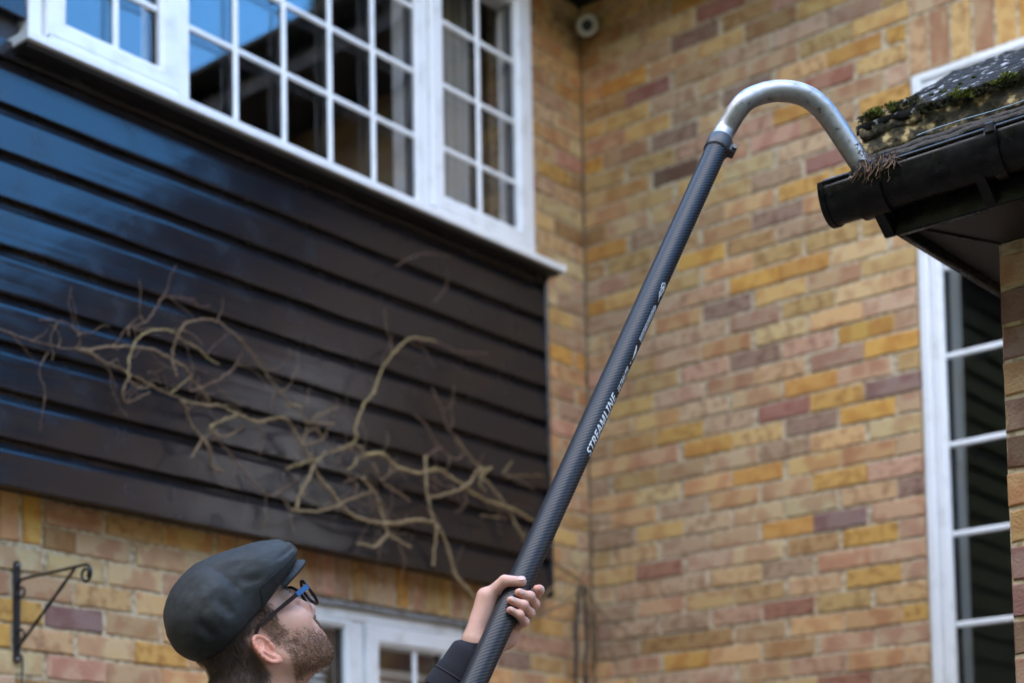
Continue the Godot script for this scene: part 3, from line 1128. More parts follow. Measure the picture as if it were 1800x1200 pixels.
func add_tuft(st: SurfaceTool, r: RandomNumberGenerator, at: Vector3, size: float, n: int, c0: Color, c1: Color) -> void:
	st.set_smooth_group(0xFFFFFFFF)
	for i in n:
		var dir := Vector3(r.randfn(), absf(r.randfn()) * 0.9 + 0.25, r.randfn()).normalized()
		var base := at + Vector3(r.randfn(), 0.0, r.randfn()) * size * 0.30
		var len := size * r.randf_range(0.45, 1.0)
		var side := dir.cross(Vector3(r.randfn(), r.randfn(), r.randfn())).normalized() * size * 0.12
		var s2 := dir.cross(side).normalized() * size * 0.12
		st.set_color(c0.lerp(c1, r.randf()))
		for tri in [[side, -side], [s2, -s2]]:
			st.add_vertex(base + tri[0])
			st.add_vertex(base + dir * len)
			st.add_vertex(base + tri[1])


func make_moss(t: Node3D) -> void:
	var r := RandomNumberGenerator.new()
	r.seed = 33
	var st := begin()
	var green := Color(0.065, 0.070, 0.016)
	var dark := Color(0.022, 0.022, 0.010)
	var olive := Color(0.042, 0.037, 0.016)
	for i in 1100:
		var z := r.randf_range(2.37, 3.1)
		var lush := clampf(noise.get_noise_1d(z * 9.0) * 1.6 + 0.25, 0.0, 1.0)
		if r.randf() > 0.45 + lush:
			continue
		var at := Vector3(-2.412 + r.randf_range(-0.006, 0.010), 2.658 + (0.026 if z < 2.50 else 0.0) + r.randf_range(-0.012, 0.006), z)
		add_tuft(st, r, at, r.randf_range(0.004, 0.008), 14, dark if r.randf() < 0.55 else olive, green if r.randf() < 0.3 + 0.5 * lush else olive)
	for c in [[2.392, 0.008], [2.405, 0.010], [2.418, 0.009], [2.445, 0.010], [2.575, 0.009], [2.588, 0.011], [2.60, 0.009], [2.66, 0.009], [2.675, 0.010], [2.690, 0.009]]:
		for j in 9:
			add_tuft(st, r, Vector3(-2.411 + r.randfn() * 0.005, 2.660 + (0.024 if c[0] < 2.50 else 0.0) + r.randfn() * 0.005, c[0] + r.randfn() * 0.008), c[1], 16, Color(0.08, 0.10, 0.012), Color(0.17, 0.19, 0.025))
	# round cushions on the tile faces
	for c in [[2.47, 0.05], [2.50, 0.075], [2.525, 0.06], [2.555, 0.09], [2.565, 0.14], [2.70, 0.10], [2.74, 0.16], [2.45, 0.12]]:
		var at := Vector3(-2.416 + c[1] * cos(0.535), 2.672 + c[1] * sin(0.535), c[0])
		for j in 5:
			add_tuft(st, r, at, 0.006, 22, Color(0.05, 0.06, 0.03), Color(0.14, 0.17, 0.06))
	var o := part("moss", done(st), M.moss, t)
	o.set_meta("kind", "stuff")


# ---------------------------------------------------------------- vacuum pole
const POLE_A := Vector3(-3.357, 1.467, 2.096)
const POLE_B := Vector3(-2.716, 2.513, 2.179)
const CAM := Vector3(-5.610, 1.1, 3.908)
const POLE_R := 0.0226


func pole_dir() -> Vector3:
	return (POLE_B - POLE_A).normalized()


func pole_at(s: float) -> Vector3:
	return POLE_A + pole_dir() * s


# unit vectors across the pole at s: [towards the camera, to the right as the camera sees it]
func pole_axes(s: float) -> Array:
	var d := pole_dir()
	var b := CAM - pole_at(s)
	b = (b - d * b.dot(d)).normalized()
	return [b, d.cross(b).normalized()]


# bends a flat mesh (x along the pole, y round it) on to the pole; ang is the angle of y = 0 to the right of the camera's side
func wrap_on_pole(src: ArrayMesh, s0: float, ang: float, scale: Vector2, lift: float) -> ArrayMesh:
	var ax := pole_axes(0.7)
	var out := ArrayMesh.new()
	# front faces only, cut so small that they follow the curve
	var a := src.surface_get_arrays(0)
	var v: PackedVector3Array = a[Mesh.ARRAY_VERTEX]
	var ids: PackedInt32Array = a[Mesh.ARRAY_INDEX] if a[Mesh.ARRAY_INDEX] else PackedInt32Array(range(v.size()))
	var top := -1e9
	for p in v:
		top = maxf(top, p.z)
	var todo := []
	for i in range(0, ids.size(), 3):
		var tri := [v[ids[i]], v[ids[i + 1]], v[ids[i + 2]]]
		if minf(tri[0].z, minf(tri[1].z, tri[2].z)) > top - 1e-4:
			var flat := []
			for p in tri:
				flat.append(Vector2(p.x * scale.x, p.y * scale.y))
			todo.append(flat)
	var vs := PackedVector3Array()
	var ns := PackedVector3Array()
	while not todo.is_empty():
		var t: Array = todo.pop_back()
		var long := 0
		for k in 3:
			if absf(t[k].y - t[(k + 1) % 3].y) > absf(t[long].y - t[(long + 1) % 3].y):
				long = k
		if absf(t[long].y - t[(long + 1) % 3].y) > 0.0025:
			var m: Vector2 = (t[long] + t[(long + 1) % 3]) * 0.5
			todo.append([t[long], m, t[(long + 2) % 3]])
			todo.append([m, t[(long + 1) % 3], t[(long + 2) % 3]])
			continue
		var q := []
		for p in t:
			var phi: float = ang - p.y / POLE_R
			var rad: Vector3 = ax[0] * cos(phi) + ax[1] * sin(phi)
			q.append([pole_at(s0 + p.x) + rad * (POLE_R + lift), rad])
		# front faces run clockwise
		var face: Vector3 = (q[2][0] - q[0][0]).cross(q[1][0] - q[0][0])
		for k in ([0, 1, 2] if face.dot(q[0][1]) > 0.0 else [0, 2, 1]):
			vs.append(q[k][0])
			ns.append(q[k][1])
	var b := []
	b.resize(Mesh.ARRAY_MAX)
	b[Mesh.ARRAY_VERTEX] = vs
	b[Mesh.ARRAY_NORMAL] = ns
	out.add_surface_from_arrays(Mesh.PRIMITIVE_TRIANGLES, b)
	return out


func text_mesh(words: String, weight: int, italic: bool) -> ArrayMesh:
	var f := SystemFont.new()
	f.font_names = PackedStringArray(["Droid Sans"])
	f.font_weight = weight
	f.font_italic = italic
	var tm := TextMesh.new()
	tm.font = f
	tm.text = words
	tm.font_size = 64
	tm.pixel_size = 0.01
	tm.depth = 0.01
	tm.curve_step = 1.0
	var am := ArrayMesh.new()
	am.add_surface_from_arrays(Mesh.PRIMITIVE_TRIANGLES, tm.get_mesh_arrays())
	return am


func letter(parent: Node3D, words: String, weight: int, s0: float, s1: float, ang0: float, ang1: float, m: Material, slant := 0.25) -> void:
	var me := text_mesh(words, weight, false)
	var box3 := me.get_aabb()
	var a := me.surface_get_arrays(0)
	var v: PackedVector3Array = a[Mesh.ARRAY_VERTEX]
	for k in v.size():
		var q := v[k] - box3.position
		v[k] = Vector3(q.x + q.y * slant, q.y, v[k].z)
	a[Mesh.ARRAY_VERTEX] = v
	var am := ArrayMesh.new()
	am.add_surface_from_arrays(Mesh.PRIMITIVE_TRIANGLES, a)
	var size := am.get_aabb().size
	var sc := Vector2((s1 - s0) / size.x, (ang0 - ang1) * POLE_R / size.y)
	part("lettering", wrap_on_pole(am, s0, ang0, sc, 0.0004), m, parent)


func strip_mesh(list: Array) -> ArrayMesh:
	# flat bars [x0, y0, x1, y1, width] to be wrapped on the pole, cut into short lengths
	var st := begin()
	st.set_smooth_group(0xFFFFFFFF)
	for e in list:
		var a := Vector2(e[0], e[1])
		var b := Vector2(e[2], e[3])
		var n := maxi(1, ceili(a.distance_to(b) / 0.004))
		var w: Vector2 = (b - a).orthogonal().normalized() * e[4] * 0.75
		for i in n:
			var p := a.lerp(b, float(i) / n)
			var q := a.lerp(b, float(i + 1) / n)
			quad(st, Vector3(p.x + w.x, p.y + w.y, 0.1), Vector3(q.x + w.x, q.y + w.y, 0.1), Vector3(q.x - w.x, q.y - w.y, 0.1), Vector3(p.x - w.x, p.y - w.y, 0.1))
	st.index()
	return done(st)


func make_pole() -> void:
	# twill weave of the carbon: four tows across and four along
	var n := 128
	var im := Image.create(n, n, false, Image.FORMAT_RGB8)
	var ro := Image.create(n, n, false, Image.FORMAT_RGB8)
	for y in n:
		for x in n:
			var cx := x * 4 / n
			var cy := y * 4 / n
			var warp := posmod(cx + cy, 4) < 2
			var across := fposmod((x if warp else y) * 4.0 / n, 1.0)
			var edge := sin(across * PI)
			var v := (0.30 if warp else 0.09) * (0.75 + 0.25 * edge)
			im.set_pixel(x, y, Color(v, v, v * 1.03))
			var rr := (0.36 if warp else 0.56) + 0.08 * (1.0 - edge)
			ro.set_pixel(x, y, Color(rr, rr, rr))
	var m := mat(lin(0.42, 0.44, 0.50), 1.0)
	m.albedo_texture = ImageTexture.create_from_image(im)
	m.roughness_texture = ImageTexture.create_from_image(ro)
	m.metallic_specular = 0.36
	m.uv1_scale = Vector3(17, 1, 1)
	m.clearcoat_enabled = true
	m.clearcoat = 0.06
	m.clearcoat_roughness = 0.22
	var t := thing("vacuum_pole", "long black carbon fibre pole with bent metal hook, held up to the gutter", "pole")
	part("tube", tube([pole_at(-0.78), pole_at(-0.2), pole_at(0.4), pole_at(0.9), pole_at(1.325)], [POLE_R], 40, true, 0.0080), m, t)
	# rubber cuff and clamp where the hook is pushed on
	var clamp_mat := mat(lin(0.022, 0.023, 0.026), 0.5)
	var d := pole_dir()
	var ax := pole_axes(1.33)
	var cl := part("clamp", tube([pole_at(1.318), pole_at(1.320), pole_at(1.322), pole_at(1.350), pole_at(1.352), pole_at(1.354)], [POLE_R, 0.0252, 0.0262, 0.0262, 0.0252, 0.0215], 40), clamp_mat, t)
	var lug: Vector3 = pole_at(1.331) + ax[1] * 0.028 + ax[0] * 0.006
	part("bolt_lug", box(Vector3(-0.007, -0.010, -0.011), Vector3(0.009, 0.010, 0.011), 0.003), clamp_mat, cl, lug, Basis(ax[1], d, ax[1].cross(d)))
	part("bolt", tube([lug + ax[0] * 0.006 + ax[1] * 0.003, lug + ax[0] * 0.016 + ax[1] * 0.003], [0.0052], 12), mat(lin(0.03, 0.03, 0.032), 0.3, 0.6), cl)
	# aluminium hook, scuffed
	noise_tex("scuff", 0.018, [0.0, 0.14, 0.26, 0.6, 1.0], [Color(0.42, 0.38, 0.35), Color(0.74, 0.73, 0.72), Color(0.90, 0.90, 0.90), Color(0.95, 0.95, 0.95), Color.WHITE], 512, 6)
	noise_tex("scuff_rough", 0.025, [0.0, 0.4, 0.6, 1.0], [Color(0.66, 0.66, 0.66), Color(0.52, 0.52, 0.52), Color(0.46, 0.46, 0.46), Color(0.36, 0.36, 0.36)], 512, 5)
	var al := mat(lin(0.36, 0.36, 0.355), 1.0, 0.90)
	al.albedo_texture = tex.scuff
	al.roughness_texture = tex.scuff_rough
	al.normal_enabled = true
	al.normal_texture = tex.grit_normal
	al.normal_scale = 0.05
	world_map(al, 5.0)
	var hp := [pole_at(1.345), pole_at(1.385)] + hook_pts
	var path := spline(hp, 8)
	var hk := part("hook", tube(path, [0.0212], 32, false), al, t)
	# the open mouth: inner wall and worn rim
	var e: Vector3 = path[path.size() - 1]
	var dir: Vector3 = (e - path[path.size() - 3]).normalized()
	part("mouth", tube([e - dir * 0.05, e - dir * 0.001, e, e - dir * 0.0005], [0.0192, 0.0192, 0.0203, 0.0212], 32, false), al, hk)
	# crusted dirt near the mouth, on the side towards the roof
	var st := begin()
	var r := RandomNumberGenerator.new()
	r.seed = 9
	for i in 260:
		var k := path.size() - 1 - int(pow(r.randf(), 1.6) * 13.0)
		var p: Vector3 = path[k]
		var dd: Vector3 = (path[mini(k + 1, path.size() - 1)] - path[k - 1]).normalized()
		var toc := (CAM - p)
		toc = (toc - dd * toc.dot(dd)).normalized()
		var rt := toc.cross(dd).normalized()
		if rt.dot(Vector3(0.69, -0.011, 0.724)) < 0.0:
			rt = -rt
		var a := r.randf_range(0.35, 1.5)
		var rad := toc * cos(a) + rt * sin(a)
		var c := p + rad * 0.0211 + dd * r.randf_range(-0.006, 0.006)
		var s := r.randf_range(0.0004, 0.0022)
		st.set_color(Color(0.025, 0.018, 0.012).lerp(Color(0.09, 0.06, 0.04), r.randf()))
		var u := dd.rotated(rad, r.randf() * TAU)
		var w := rad.cross(u)
		var top := c + rad * s * 0.5
		for j in 5:
			var b0 := TAU * j / 5.0
			var b1 := TAU * (j + 1) / 5.0
			st.add_vertex(top)
			st.add_vertex(c + (u * cos(b1) * 1.7 + w * sin(b1)) * s)
			st.add_vertex(c + (u * cos(b0) * 1.7 + w * sin(b0)) * s)
	part("crusted_dirt", done(st), M.vc, hk)
	# printed words
	var ink := mat(lin(0.56, 0.58, 0.60), 0.5)
	letter(t, "STREAMLINE", 900, 0.507, 0.652, deg_to_rad(69), deg_to_rad(27), ink, 0.12)
	letter(t, "ULTRALITE", 700, 0.666, 0.724, deg_to_rad(68), deg_to_rad(42), ink, 0.2)
	var sm := [[0.0, 0.0, 0.006, 0.0, 0.0016], [0.012, 0.0, 0.014, 0.0, 0.0016]]
	part("printed_mark", wrap_on_pole(strip_mesh(sm), 0.733, deg_to_rad(54), Vector2.ONE, 0.0004), ink, t)
	var tri := [[0.0, 0.0, 0.026, 0.006, 0.0018], [0.026, 0.006, 0.014, 0.0, 0.0014], [0.0, 0.0, 0.016, 0.0, 0.0018], [0.016, 0.0, 0.026, 0.006, 0.0022], [0.008, 0.003, 0.018, 0.003, 0.002]]
	part("printed_mark", wrap_on_pole(strip_mesh(tri), 0.750, deg_to_rad(58), Vector2.ONE, 0.0004), ink, t)
	var lines := []
	for i in 4:
		var x := 0.0
		while x < 0.088:
			var l := r.randf_range(0.004, 0.013)
			lines.append([x, i * 0.0030, minf(x + l, 0.092), i * 0.0030, 0.0008 if i != 2 else 0.0011])
			x += l + 0.0014
	part("small_print", wrap_on_pole(strip_mesh(lines), 0.792, deg_to_rad(64), Vector2.ONE, 0.0004), mat(lin(0.55, 0.58, 0.60), 0.5), t)
	var logo := [[0.0, 0.0, 0.018, 0.009, 0.0012], [0.018, 0.009, 0.016, 0.0, 0.0012], [0.008, 0.004, 0.016, 0.003, 0.001], [0.019, -0.002, 0.022, 0.010, 0.001], [0.024, 0.0, 0.026, 0.009, 0.0012], [0.026, 0.009, 0.038, 0.011, 0.0012], [0.038, 0.011, 0.045, 0.005, 0.0012], [0.024, 0.0, 0.036, -0.001, 0.0012], [0.036, -0.001, 0.045, 0.005, 0.0012], [0.030, 0.004, 0.038, 0.005, 0.0022], [0.030, 0.001, 0.031, 0.008, 0.002]]
	part("printed_mark", wrap_on_pole(strip_mesh(logo), 0.897, deg_to_rad(58), Vector2.ONE, 0.0004), ink, t)
	# hose from the foot of the pole to the ground
	var hose := spline([pole_at(-0.77), pole_at(-0.95), Vector3(-3.95, 0.32, 2.0), Vector3(-4.1, 0.06, 2.3), Vector3(-4.2, 0.035, 3.0)], 10)
	part("hose", tube(hose, [0.026, 0.028], 14), clamp_mat, t)


# ---------------------------------------------------------------- soft shapes: distance fields meshed as surface nets
class Prim:
	var t := 0
	var a: Vector3
	var ba: Vector3
	var il2 := 0.0
	var ra := 0.0
	var dr := 0.0
	var inv: Basis
	var ir: Vector3
	var k := 0.0
	var sub := false
	var mid: Vector3
	var reach := 0.0


class Field:
	var prims: Array[Prim] = []

	func cap(a: Vector3, b: Vector3, ra: float, rb: float, k := 0.01, sub := false) -> void:
		var p := Prim.new()
		p.a = a
		p.ba = b - a
		p.il2 = 1.0 / maxf(p.ba.length_squared(), 1e-9)
		p.ra = ra
		p.dr = rb - ra
		p.k = k
		p.sub = sub
		p.mid = (a + b) * 0.5
		p.reach = p.ba.length() * 0.5 + maxf(ra, rb)
		prims.append(p)

	func ell(c: Vector3, r: Vector3, b: Basis, k := 0.01, sub := false) -> void:
		var p := Prim.new()
		p.t = 1
		p.a = c
		p.inv = b.transposed()
		p.ir = Vector3.ONE / r
		p.k = k
		p.sub = sub
		p.mid = c
		p.reach = maxf(r.x, maxf(r.y, r.z))
		prims.append(p)

	func d(p: Vector3) -> float:
		var v := 10.0
		for q in prims:
			var low := (p - q.mid).length() - q.reach
			if q.sub:
				if low > q.k - v and low > 0.0 and -low < v - q.k:
					continue
			elif low > v + q.k:
				continue
			var e: float
			if q.t == 0:
				var pa := p - q.a
				var h := clampf(pa.dot(q.ba) * q.il2, 0.0, 1.0)
				e = (pa - q.ba * h).length() - (q.ra + q.dr * h)
			else:
				var l := q.inv * (p - q.a) * q.ir
				var k0 := l.length()
				e = k0 * (k0 - 1.0) / maxf((l * q.ir).length(), 1e-5)
			var k := q.k
			if q.sub:
				var h2 := maxf(k - absf(v + e), 0.0) / k
				v = maxf(v, -e) + h2 * h2 * k * 0.25
			else:
				var h3 := maxf(k - absf(v - e), 0.0) / k
				v = minf(v, e) - h3 * h3 * k * 0.25
		return v

	# [vertices, normals, indices]
	func net(lo: Vector3, hi: Vector3, cell: float) -> Array:
		const B := 6
		var nb := Vector3i(((hi - lo) / (cell * B)).ceil())
		var n := nb * B + Vector3i.ONE
		var val := PackedFloat32Array()
		val.resize(n.x * n.y * n.z)
		val.fill(1.0)
		var known := PackedByteArray()
		known.resize(n.x * n.y * n.z)
		var live := []
		var half := cell * B * 0.5
		for bz in nb.z:
			for by in nb.y:
				for bx in nb.x:
					var c := lo + Vector3(bx, by, bz) * cell * B + Vector3.ONE * half
					var dc := d(c)
					if absf(dc) > half * 2.1:
						if dc < 0.0:
							for z in B + 1:
								for y in B + 1:
									for x in B + 1:
										var id := (bx * B + x) + n.x * ((by * B + y) + n.y * (bz * B + z))
										if not known[id]:
											val[id] = -1.0
						continue
					live.append(Vector3i(bx, by, bz) * B)
					for z in B + 1:
						for y in B + 1:
							for x in B + 1:
								var id := (bx * B + x) + n.x * ((by * B + y) + n.y * (bz * B + z))
								if not known[id]:
									known[id] = 1
									val[id] = d(lo + Vector3(bx * B + x, by * B + y, bz * B + z) * cell)
		var at := {}
		var vs := PackedVector3Array()
		var edges := [[0, 1], [2, 3], [4, 5], [6, 7], [0, 2], [1, 3], [4, 6], [5, 7], [0, 4], [1, 5], [2, 6], [3, 7]]
		for o in live:
			for z in B:
				for y in B:
					for x in B:
						var cx: int = o.x + x
						var cy: int = o.y + y
						var cz: int = o.z + z
						var id0 := cx + n.x * (cy + n.y * cz)
						var w := [val[id0], val[id0 + 1], val[id0 + n.x], val[id0 + n.x + 1], val[id0 + n.x * n.y], val[id0 + n.x * n.y + 1], val[id0 + n.x * n.y + n.x], val[id0 + n.x * n.y + n.x + 1]]
						var m := 0
						for i in 8:
							if w[i] < 0.0:
								m |= 1 << i
						if m == 0 or m == 255:
							continue
						var sum := Vector3.ZERO
						var cnt := 0
						for e in edges:
							var a: float = w[e[0]]
							var b: float = w[e[1]]
							if (a < 0.0) != (b < 0.0):
								var f := a / (a - b)
								var pa := Vector3(e[0] & 1, (e[0] >> 1) & 1, e[0] >> 2)
								var pb := Vector3(e[1] & 1, (e[1] >> 1) & 1, e[1] >> 2)
								sum += pa.lerp(pb, f)
								cnt += 1
						at[id0] = vs.size()
						vs.append(lo + (Vector3(cx, cy, cz) + sum / cnt) * cell)
		var idx := PackedInt32Array()
		var step := [1, n.x, n.x * n.y]
		for id0 in at:
			for ax in 3:
				var s1: int = step[(ax + 1) % 3]
				var s2: int = step[(ax + 2) % 3]
				var v0: float = val[id0]
				var v1: float = val[id0 + step[ax]]
				if (v0 < 0.0) == (v1 < 0.0):
					continue
				if not (at.has(id0 - s1) and at.has(id0 - s2) and at.has(id0 - s1 - s2)):
					continue
				var q := [at[id0], at[id0 - s1], at[id0 - s1 - s2], at[id0 - s2]]
				if v0 < 0.0:
					q = [q[0], q[3], q[2], q[1]]
				for j in [0, 1, 2, 0, 2, 3]:
					idx.append(q[j])
		var nor := PackedVector3Array()
		nor.resize(vs.size())
		for i in range(0, idx.size(), 3):
			var fn := (vs[idx[i + 2]] - vs[idx[i]]).cross(vs[idx[i + 1]] - vs[idx[i]])
			for j in 3:
				nor[idx[i + j]] += fn
		for i in nor.size():
			nor[i] = nor[i].normalized()
		return [vs, nor, idx]


func field_surface(me: ArrayMesh, data: Array, tr: Transform3D, paint: Callable) -> void:
	var vs: PackedVector3Array = data[0]
	var ns: PackedVector3Array = data[1]
	var col := PackedColorArray()
	col.resize(vs.size())
	var v2 := PackedVector3Array()
	var n2 := PackedVector3Array()
	v2.resize(vs.size())
	n2.resize(vs.size())
	for i in vs.size():
		col[i] = paint.call(vs[i], ns[i])
		v2[i] = tr * vs[i]
		n2[i] = tr.basis * ns[i]
	var a := []
	a.resize(Mesh.ARRAY_MAX)
	a[Mesh.ARRAY_VERTEX] = v2
	a[Mesh.ARRAY_NORMAL] = n2
	a[Mesh.ARRAY_COLOR] = col
	a[Mesh.ARRAY_INDEX] = data[2]
	me.add_surface_from_arrays(Mesh.PRIMITIVE_TRIANGLES, a)


# ---------------------------------------------------------------- the man
var skin := Color(0.56, 0.315, 0.225)


func beard_zone(p: Vector3) -> float:
	var az := absf(p.z)
	# along the jaw and chin, up the sideburn, and the moustache
	var line := -0.018 - maxf(p.x - 0.018, 0.0) * 0.62
	var jaw := smoothstep(0.022, -0.020, p.y - line) * smoothstep(-0.004, 0.010, p.x + maxf(-p.y - 0.05, 0.0) * 0.3)
	jaw *= smoothstep(-0.118, -0.100, p.y + (p.x - 0.06) * 0.25)
	var side := smoothstep(0.034, 0.022, p.x) * smoothstep(-0.010, 0.000, p.x) * smoothstep(-0.03, -0.015, p.y) * smoothstep(0.08, 0.06, p.y)
	var tache := smoothstep(0.082, 0.088, p.x) * smoothstep(-0.030, -0.036, p.y) * smoothstep(-0.060, -0.053, p.y) * smoothstep(0.034, 0.026, az)
	var lips := smoothstep(0.012, 0.006, absf(p.y + 0.064)) * smoothstep(0.080, 0.088, p.x) * smoothstep(0.028, 0.020, az)
	return clampf(maxf(maxf(jaw, side), tache) - lips, 0.0, 1.0)


func hair_zone(p: Vector3) -> float:
	var back := smoothstep(-0.036, -0.046, p.x) * smoothstep(-0.060, -0.038, p.y - (p.x + 0.03) * 0.35)
	var over := smoothstep(0.018, 0.030, p.y) * smoothstep(0.040, 0.022, p.x)
	return clampf(maxf(back, over), 0.0, 1.0)


func make_person() -> void:
	var t := thing("person", "man in dark flat cap, glasses and navy sweatshirt looking up, gripping the pole", "person")
	var cam_r := Vector3(0.690, -0.011, 0.724)
	var cam_b := Vector3(-0.723, -0.071, 0.688)
	var yaw := deg_to_rad(22)
	var fwd := (cam_r * cos(yaw) - cam_b * sin(yaw))
	fwd = Vector3(fwd.x, 0, fwd.z).normalized()
	var up := Vector3.UP
	var side := fwd.cross(up).normalized()   # his right, the side we see
	var tilt := deg_to_rad(42)
	var hx := fwd * cos(tilt) + up * sin(tilt)
	var hy := up * cos(tilt) - fwd * sin(tilt)
	var hb := Basis(hx, hy, side)
	var head_at := Vector3(-3.607, 1.538, 1.837) - side * 0.070 + hx * 0.010
	var T := Transform3D(hb, head_at)

	# ---- head and neck in the head's own axes: x to the face, y to the crown, z to his right
	var F := Field.new()
	var I := Basis.IDENTITY
	F.ell(Vector3(-0.008, 0.050, 0), Vector3(0.099, 0.083, 0.075), I, 0.02)
	F.ell(Vector3(0.036, -0.012, 0), Vector3(0.063, 0.085, 0.060), I, 0.03)
	F.ell(Vector3(0.030, -0.045, 0), Vector3(0.060, 0.050, 0.056), I, 0.03)
	for s in [-1.0, 1.0]:
		F.cap(Vector3(0.002, -0.050, 0.049 * s), Vector3(0.066, -0.089, 0.020 * s), 0.018, 0.019, 0.025)
		F.ell(Vector3(0.062, -0.016, 0.042 * s), Vector3(0.024, 0.020, 0.022), I, 0.02)
		F.cap(Vector3(0.088, 0.032, 0.012 * s), Vector3(0.073, 0.034, 0.047 * s), 0.010, 0.010, 0.012)
		F.cap(Vector3(0.101, -0.028, 0.0), Vector3(0.098, -0.030, 0.012 * s), 0.009, 0.007, 0.008)
	F.ell(Vector3(0.074, -0.090, 0), Vector3(0.020, 0.019, 0.024), I, 0.02)
	F.ell(Vector3(0.077, -0.056, 0), Vector3(0.021, 0.028, 0.030), I, 0.02)
	F.cap(Vector3(0.092, 0.024, 0), Vector3(0.112, -0.020, 0), 0.0085, 0.0115, 0.010)
	for s in [-1.0, 1.0]:
		F.ell(Vector3(0.098, 0.010, 0.033 * s), Vector3(0.013, 0.012, 0.016), I, 0.012, true)
		F.ell(Vector3(0.083, 0.010, 0.033 * s), Vector3(0.0125, 0.0125, 0.0125), I, 0.002)
	F.cap(Vector3(0.094, -0.059, 0.017), Vector3(0.094, -0.059, -0.017), 0.0050, 0.0050, 0.005)
	F.cap(Vector3(0.094, -0.069, 0.015), Vector3(0.094, -0.069, -0.015), 0.0058, 0.0058, 0.005)
	# neck: in the body's axes 6 cm behind and 20 cm below the ears
	var neck := hb.transposed() * (fwd * -0.055 + up * -0.20)
	var throat := hb.transposed() * (fwd * 0.005 + up * -0.17)
	F.cap(Vector3(-0.030, -0.012, 0), neck, 0.058, 0.060, 0.03)
	F.cap(Vector3(0.030, -0.060, 0), throat, 0.034, 0.040, 0.04)
	# ears: shell, rim and lobe, on a finer grid of their own
	var ears := []
	for s in [-1.0, 1.0]:
		var E := Field.new()
		var eb := Basis(Vector3(0, 0, 1), 0.10) * Basis(Vector3(0, 1, 0), 0.40 * s)
		var ec := Vector3(-0.030, -0.012, 0.0775 * s)
		E.ell(ec + eb * Vector3(0, 0, -0.002 * s), Vector3(0.0175, 0.0300, 0.0075), eb, 0.003)
		E.ell(ec + eb * Vector3(0.0045, -0.001, 0.0060 * s), Vector3(0.0095, 0.0170, 0.0075), eb, 0.003, true)
		E.ell(ec + eb * Vector3(-0.001, 0.014, 0.0070 * s), Vector3(0.0090, 0.0085, 0.0060), eb, 0.003, true)
		var prev := Vector3.ZERO
		for i in 15:
			var a := deg_to_rad(lerpf(-5.0, 265.0, i / 14.0))
			var wob := 1.0 + 0.06 * sin(a * 2.0)
			var q := ec + eb * Vector3(cos(a) * 0.0165 * wob, sin(a) * 0.0285 + 0.001, 0.0030 * s)
			if i > 0:
				E.cap(prev, q, 0.0030, 0.0030, 0.003)
			prev = q
		E.cap(ec + eb * Vector3(0.004, 0.010, 0.003 * s), ec + eb * Vector3(-0.008, 0.002, 0.004 * s), 0.0018, 0.0024, 0.003)
		E.cap(ec + eb * Vector3(-0.008, 0.002, 0.004 * s), ec + eb * Vector3(0.000, -0.019, 0.004 * s), 0.0024, 0.0030, 0.003)
		E.ell(ec + eb * Vector3(0.005, -0.0275, 0.001 * s), Vector3(0.0090, 0.0090, 0.0050), eb, 0.005)
		E.ell(ec + eb * Vector3(0.0155, -0.006, 0.001 * s), Vector3(0.0050, 0.0075, 0.0045), eb, 0.004)
		E.ell(ec + eb * Vector3(0.012, -0.002, -0.012 * s), Vector3(0.016, 0.026, 0.010), eb, 0.006)
		ears.append(E.net(ec - Vector3(0.030, 0.046, 0.030), ec + Vector3(0.034, 0.042, 0.030), 0.0015))
	var head := F.net(Vector3(-0.245, -0.205, -0.105), Vector3(0.135, 0.145, 0.105), 0.0034)
	var body := ArrayMesh.new()
	var root_brown := Color(0.16, 0.085, 0.050)
	var hair_brown := Color(0.035, 0.022, 0.016)
	var paint := func(p: Vector3, _n: Vector3) -> Color:
		var c := skin
		var mot := noise.get_noise_3d(p.x * 38.0, p.y * 38.0, p.z * 38.0) * 0.5 + noise.get_noise_3d(p.x * 140.0, p.y * 140.0, p.z * 140.0) * 0.35
		c = c * (1.0 + 0.10 * mot)
		c.g *= 1.0 + 0.05 * noise.get_noise_3d(p.x * 25.0 + 9.0, p.y * 25.0, p.z * 25.0)
		if absf(p.y + 0.064) < 0.011 and p.x > 0.086 and absf(p.z) < 0.024:
			c = Color(0.52, 0.23, 0.20)
		c = c.lerp(root_brown, 0.66 * beard_zone(p))
		c = c.lerp(hair_brown, 0.92 * hair_zone(p))
		return Color(c.r, c.g, c.b)
	field_surface(body, head, T, paint)
	var ear_paint := func(p: Vector3, _n: Vector3) -> Color:
		var mot := noise.get_noise_3d(p.x * 90.0, p.y * 90.0, p.z * 90.0)
		return Color(skin.r * (1.04 + 0.08 * mot), skin.g * (0.84 + 0.08 * mot), skin.b * (0.80 + 0.08 * mot))
	for e in ears:
		field_surface(body, e, T, ear_paint)

	# ---- left hand round the pole; frame at the pole: n to the right, b to the camera, d along the pole
	var s_hand := 0.161
	var ax := pole_axes(s_hand)
	var b: Vector3 = ax[0]
	var n: Vector3 = ax[1]
	var round_pole := func(s: float, ang: float, rad: float) -> Vector3:
		var a := deg_to_rad(ang)
		return pole_at(s_hand + s) + (n * cos(a) + b * sin(a)) * rad
	var off := func(s: float, nn: float, bb: float) -> Vector3:
		return pole_at(s_hand + s) + n * nn + b * bb
	var H := Field.new()
	var wrist: Vector3 = off.call(-0.088, -0.021, -0.040)
	var elbow: Vector3 = wrist + (cam_r * -0.52 + up * -0.80 - cam_b * 0.10).normalized() * 0.25
	H.cap(elbow.lerp(wrist, 0.5), wrist, 0.033, 0.0275, 0.01)
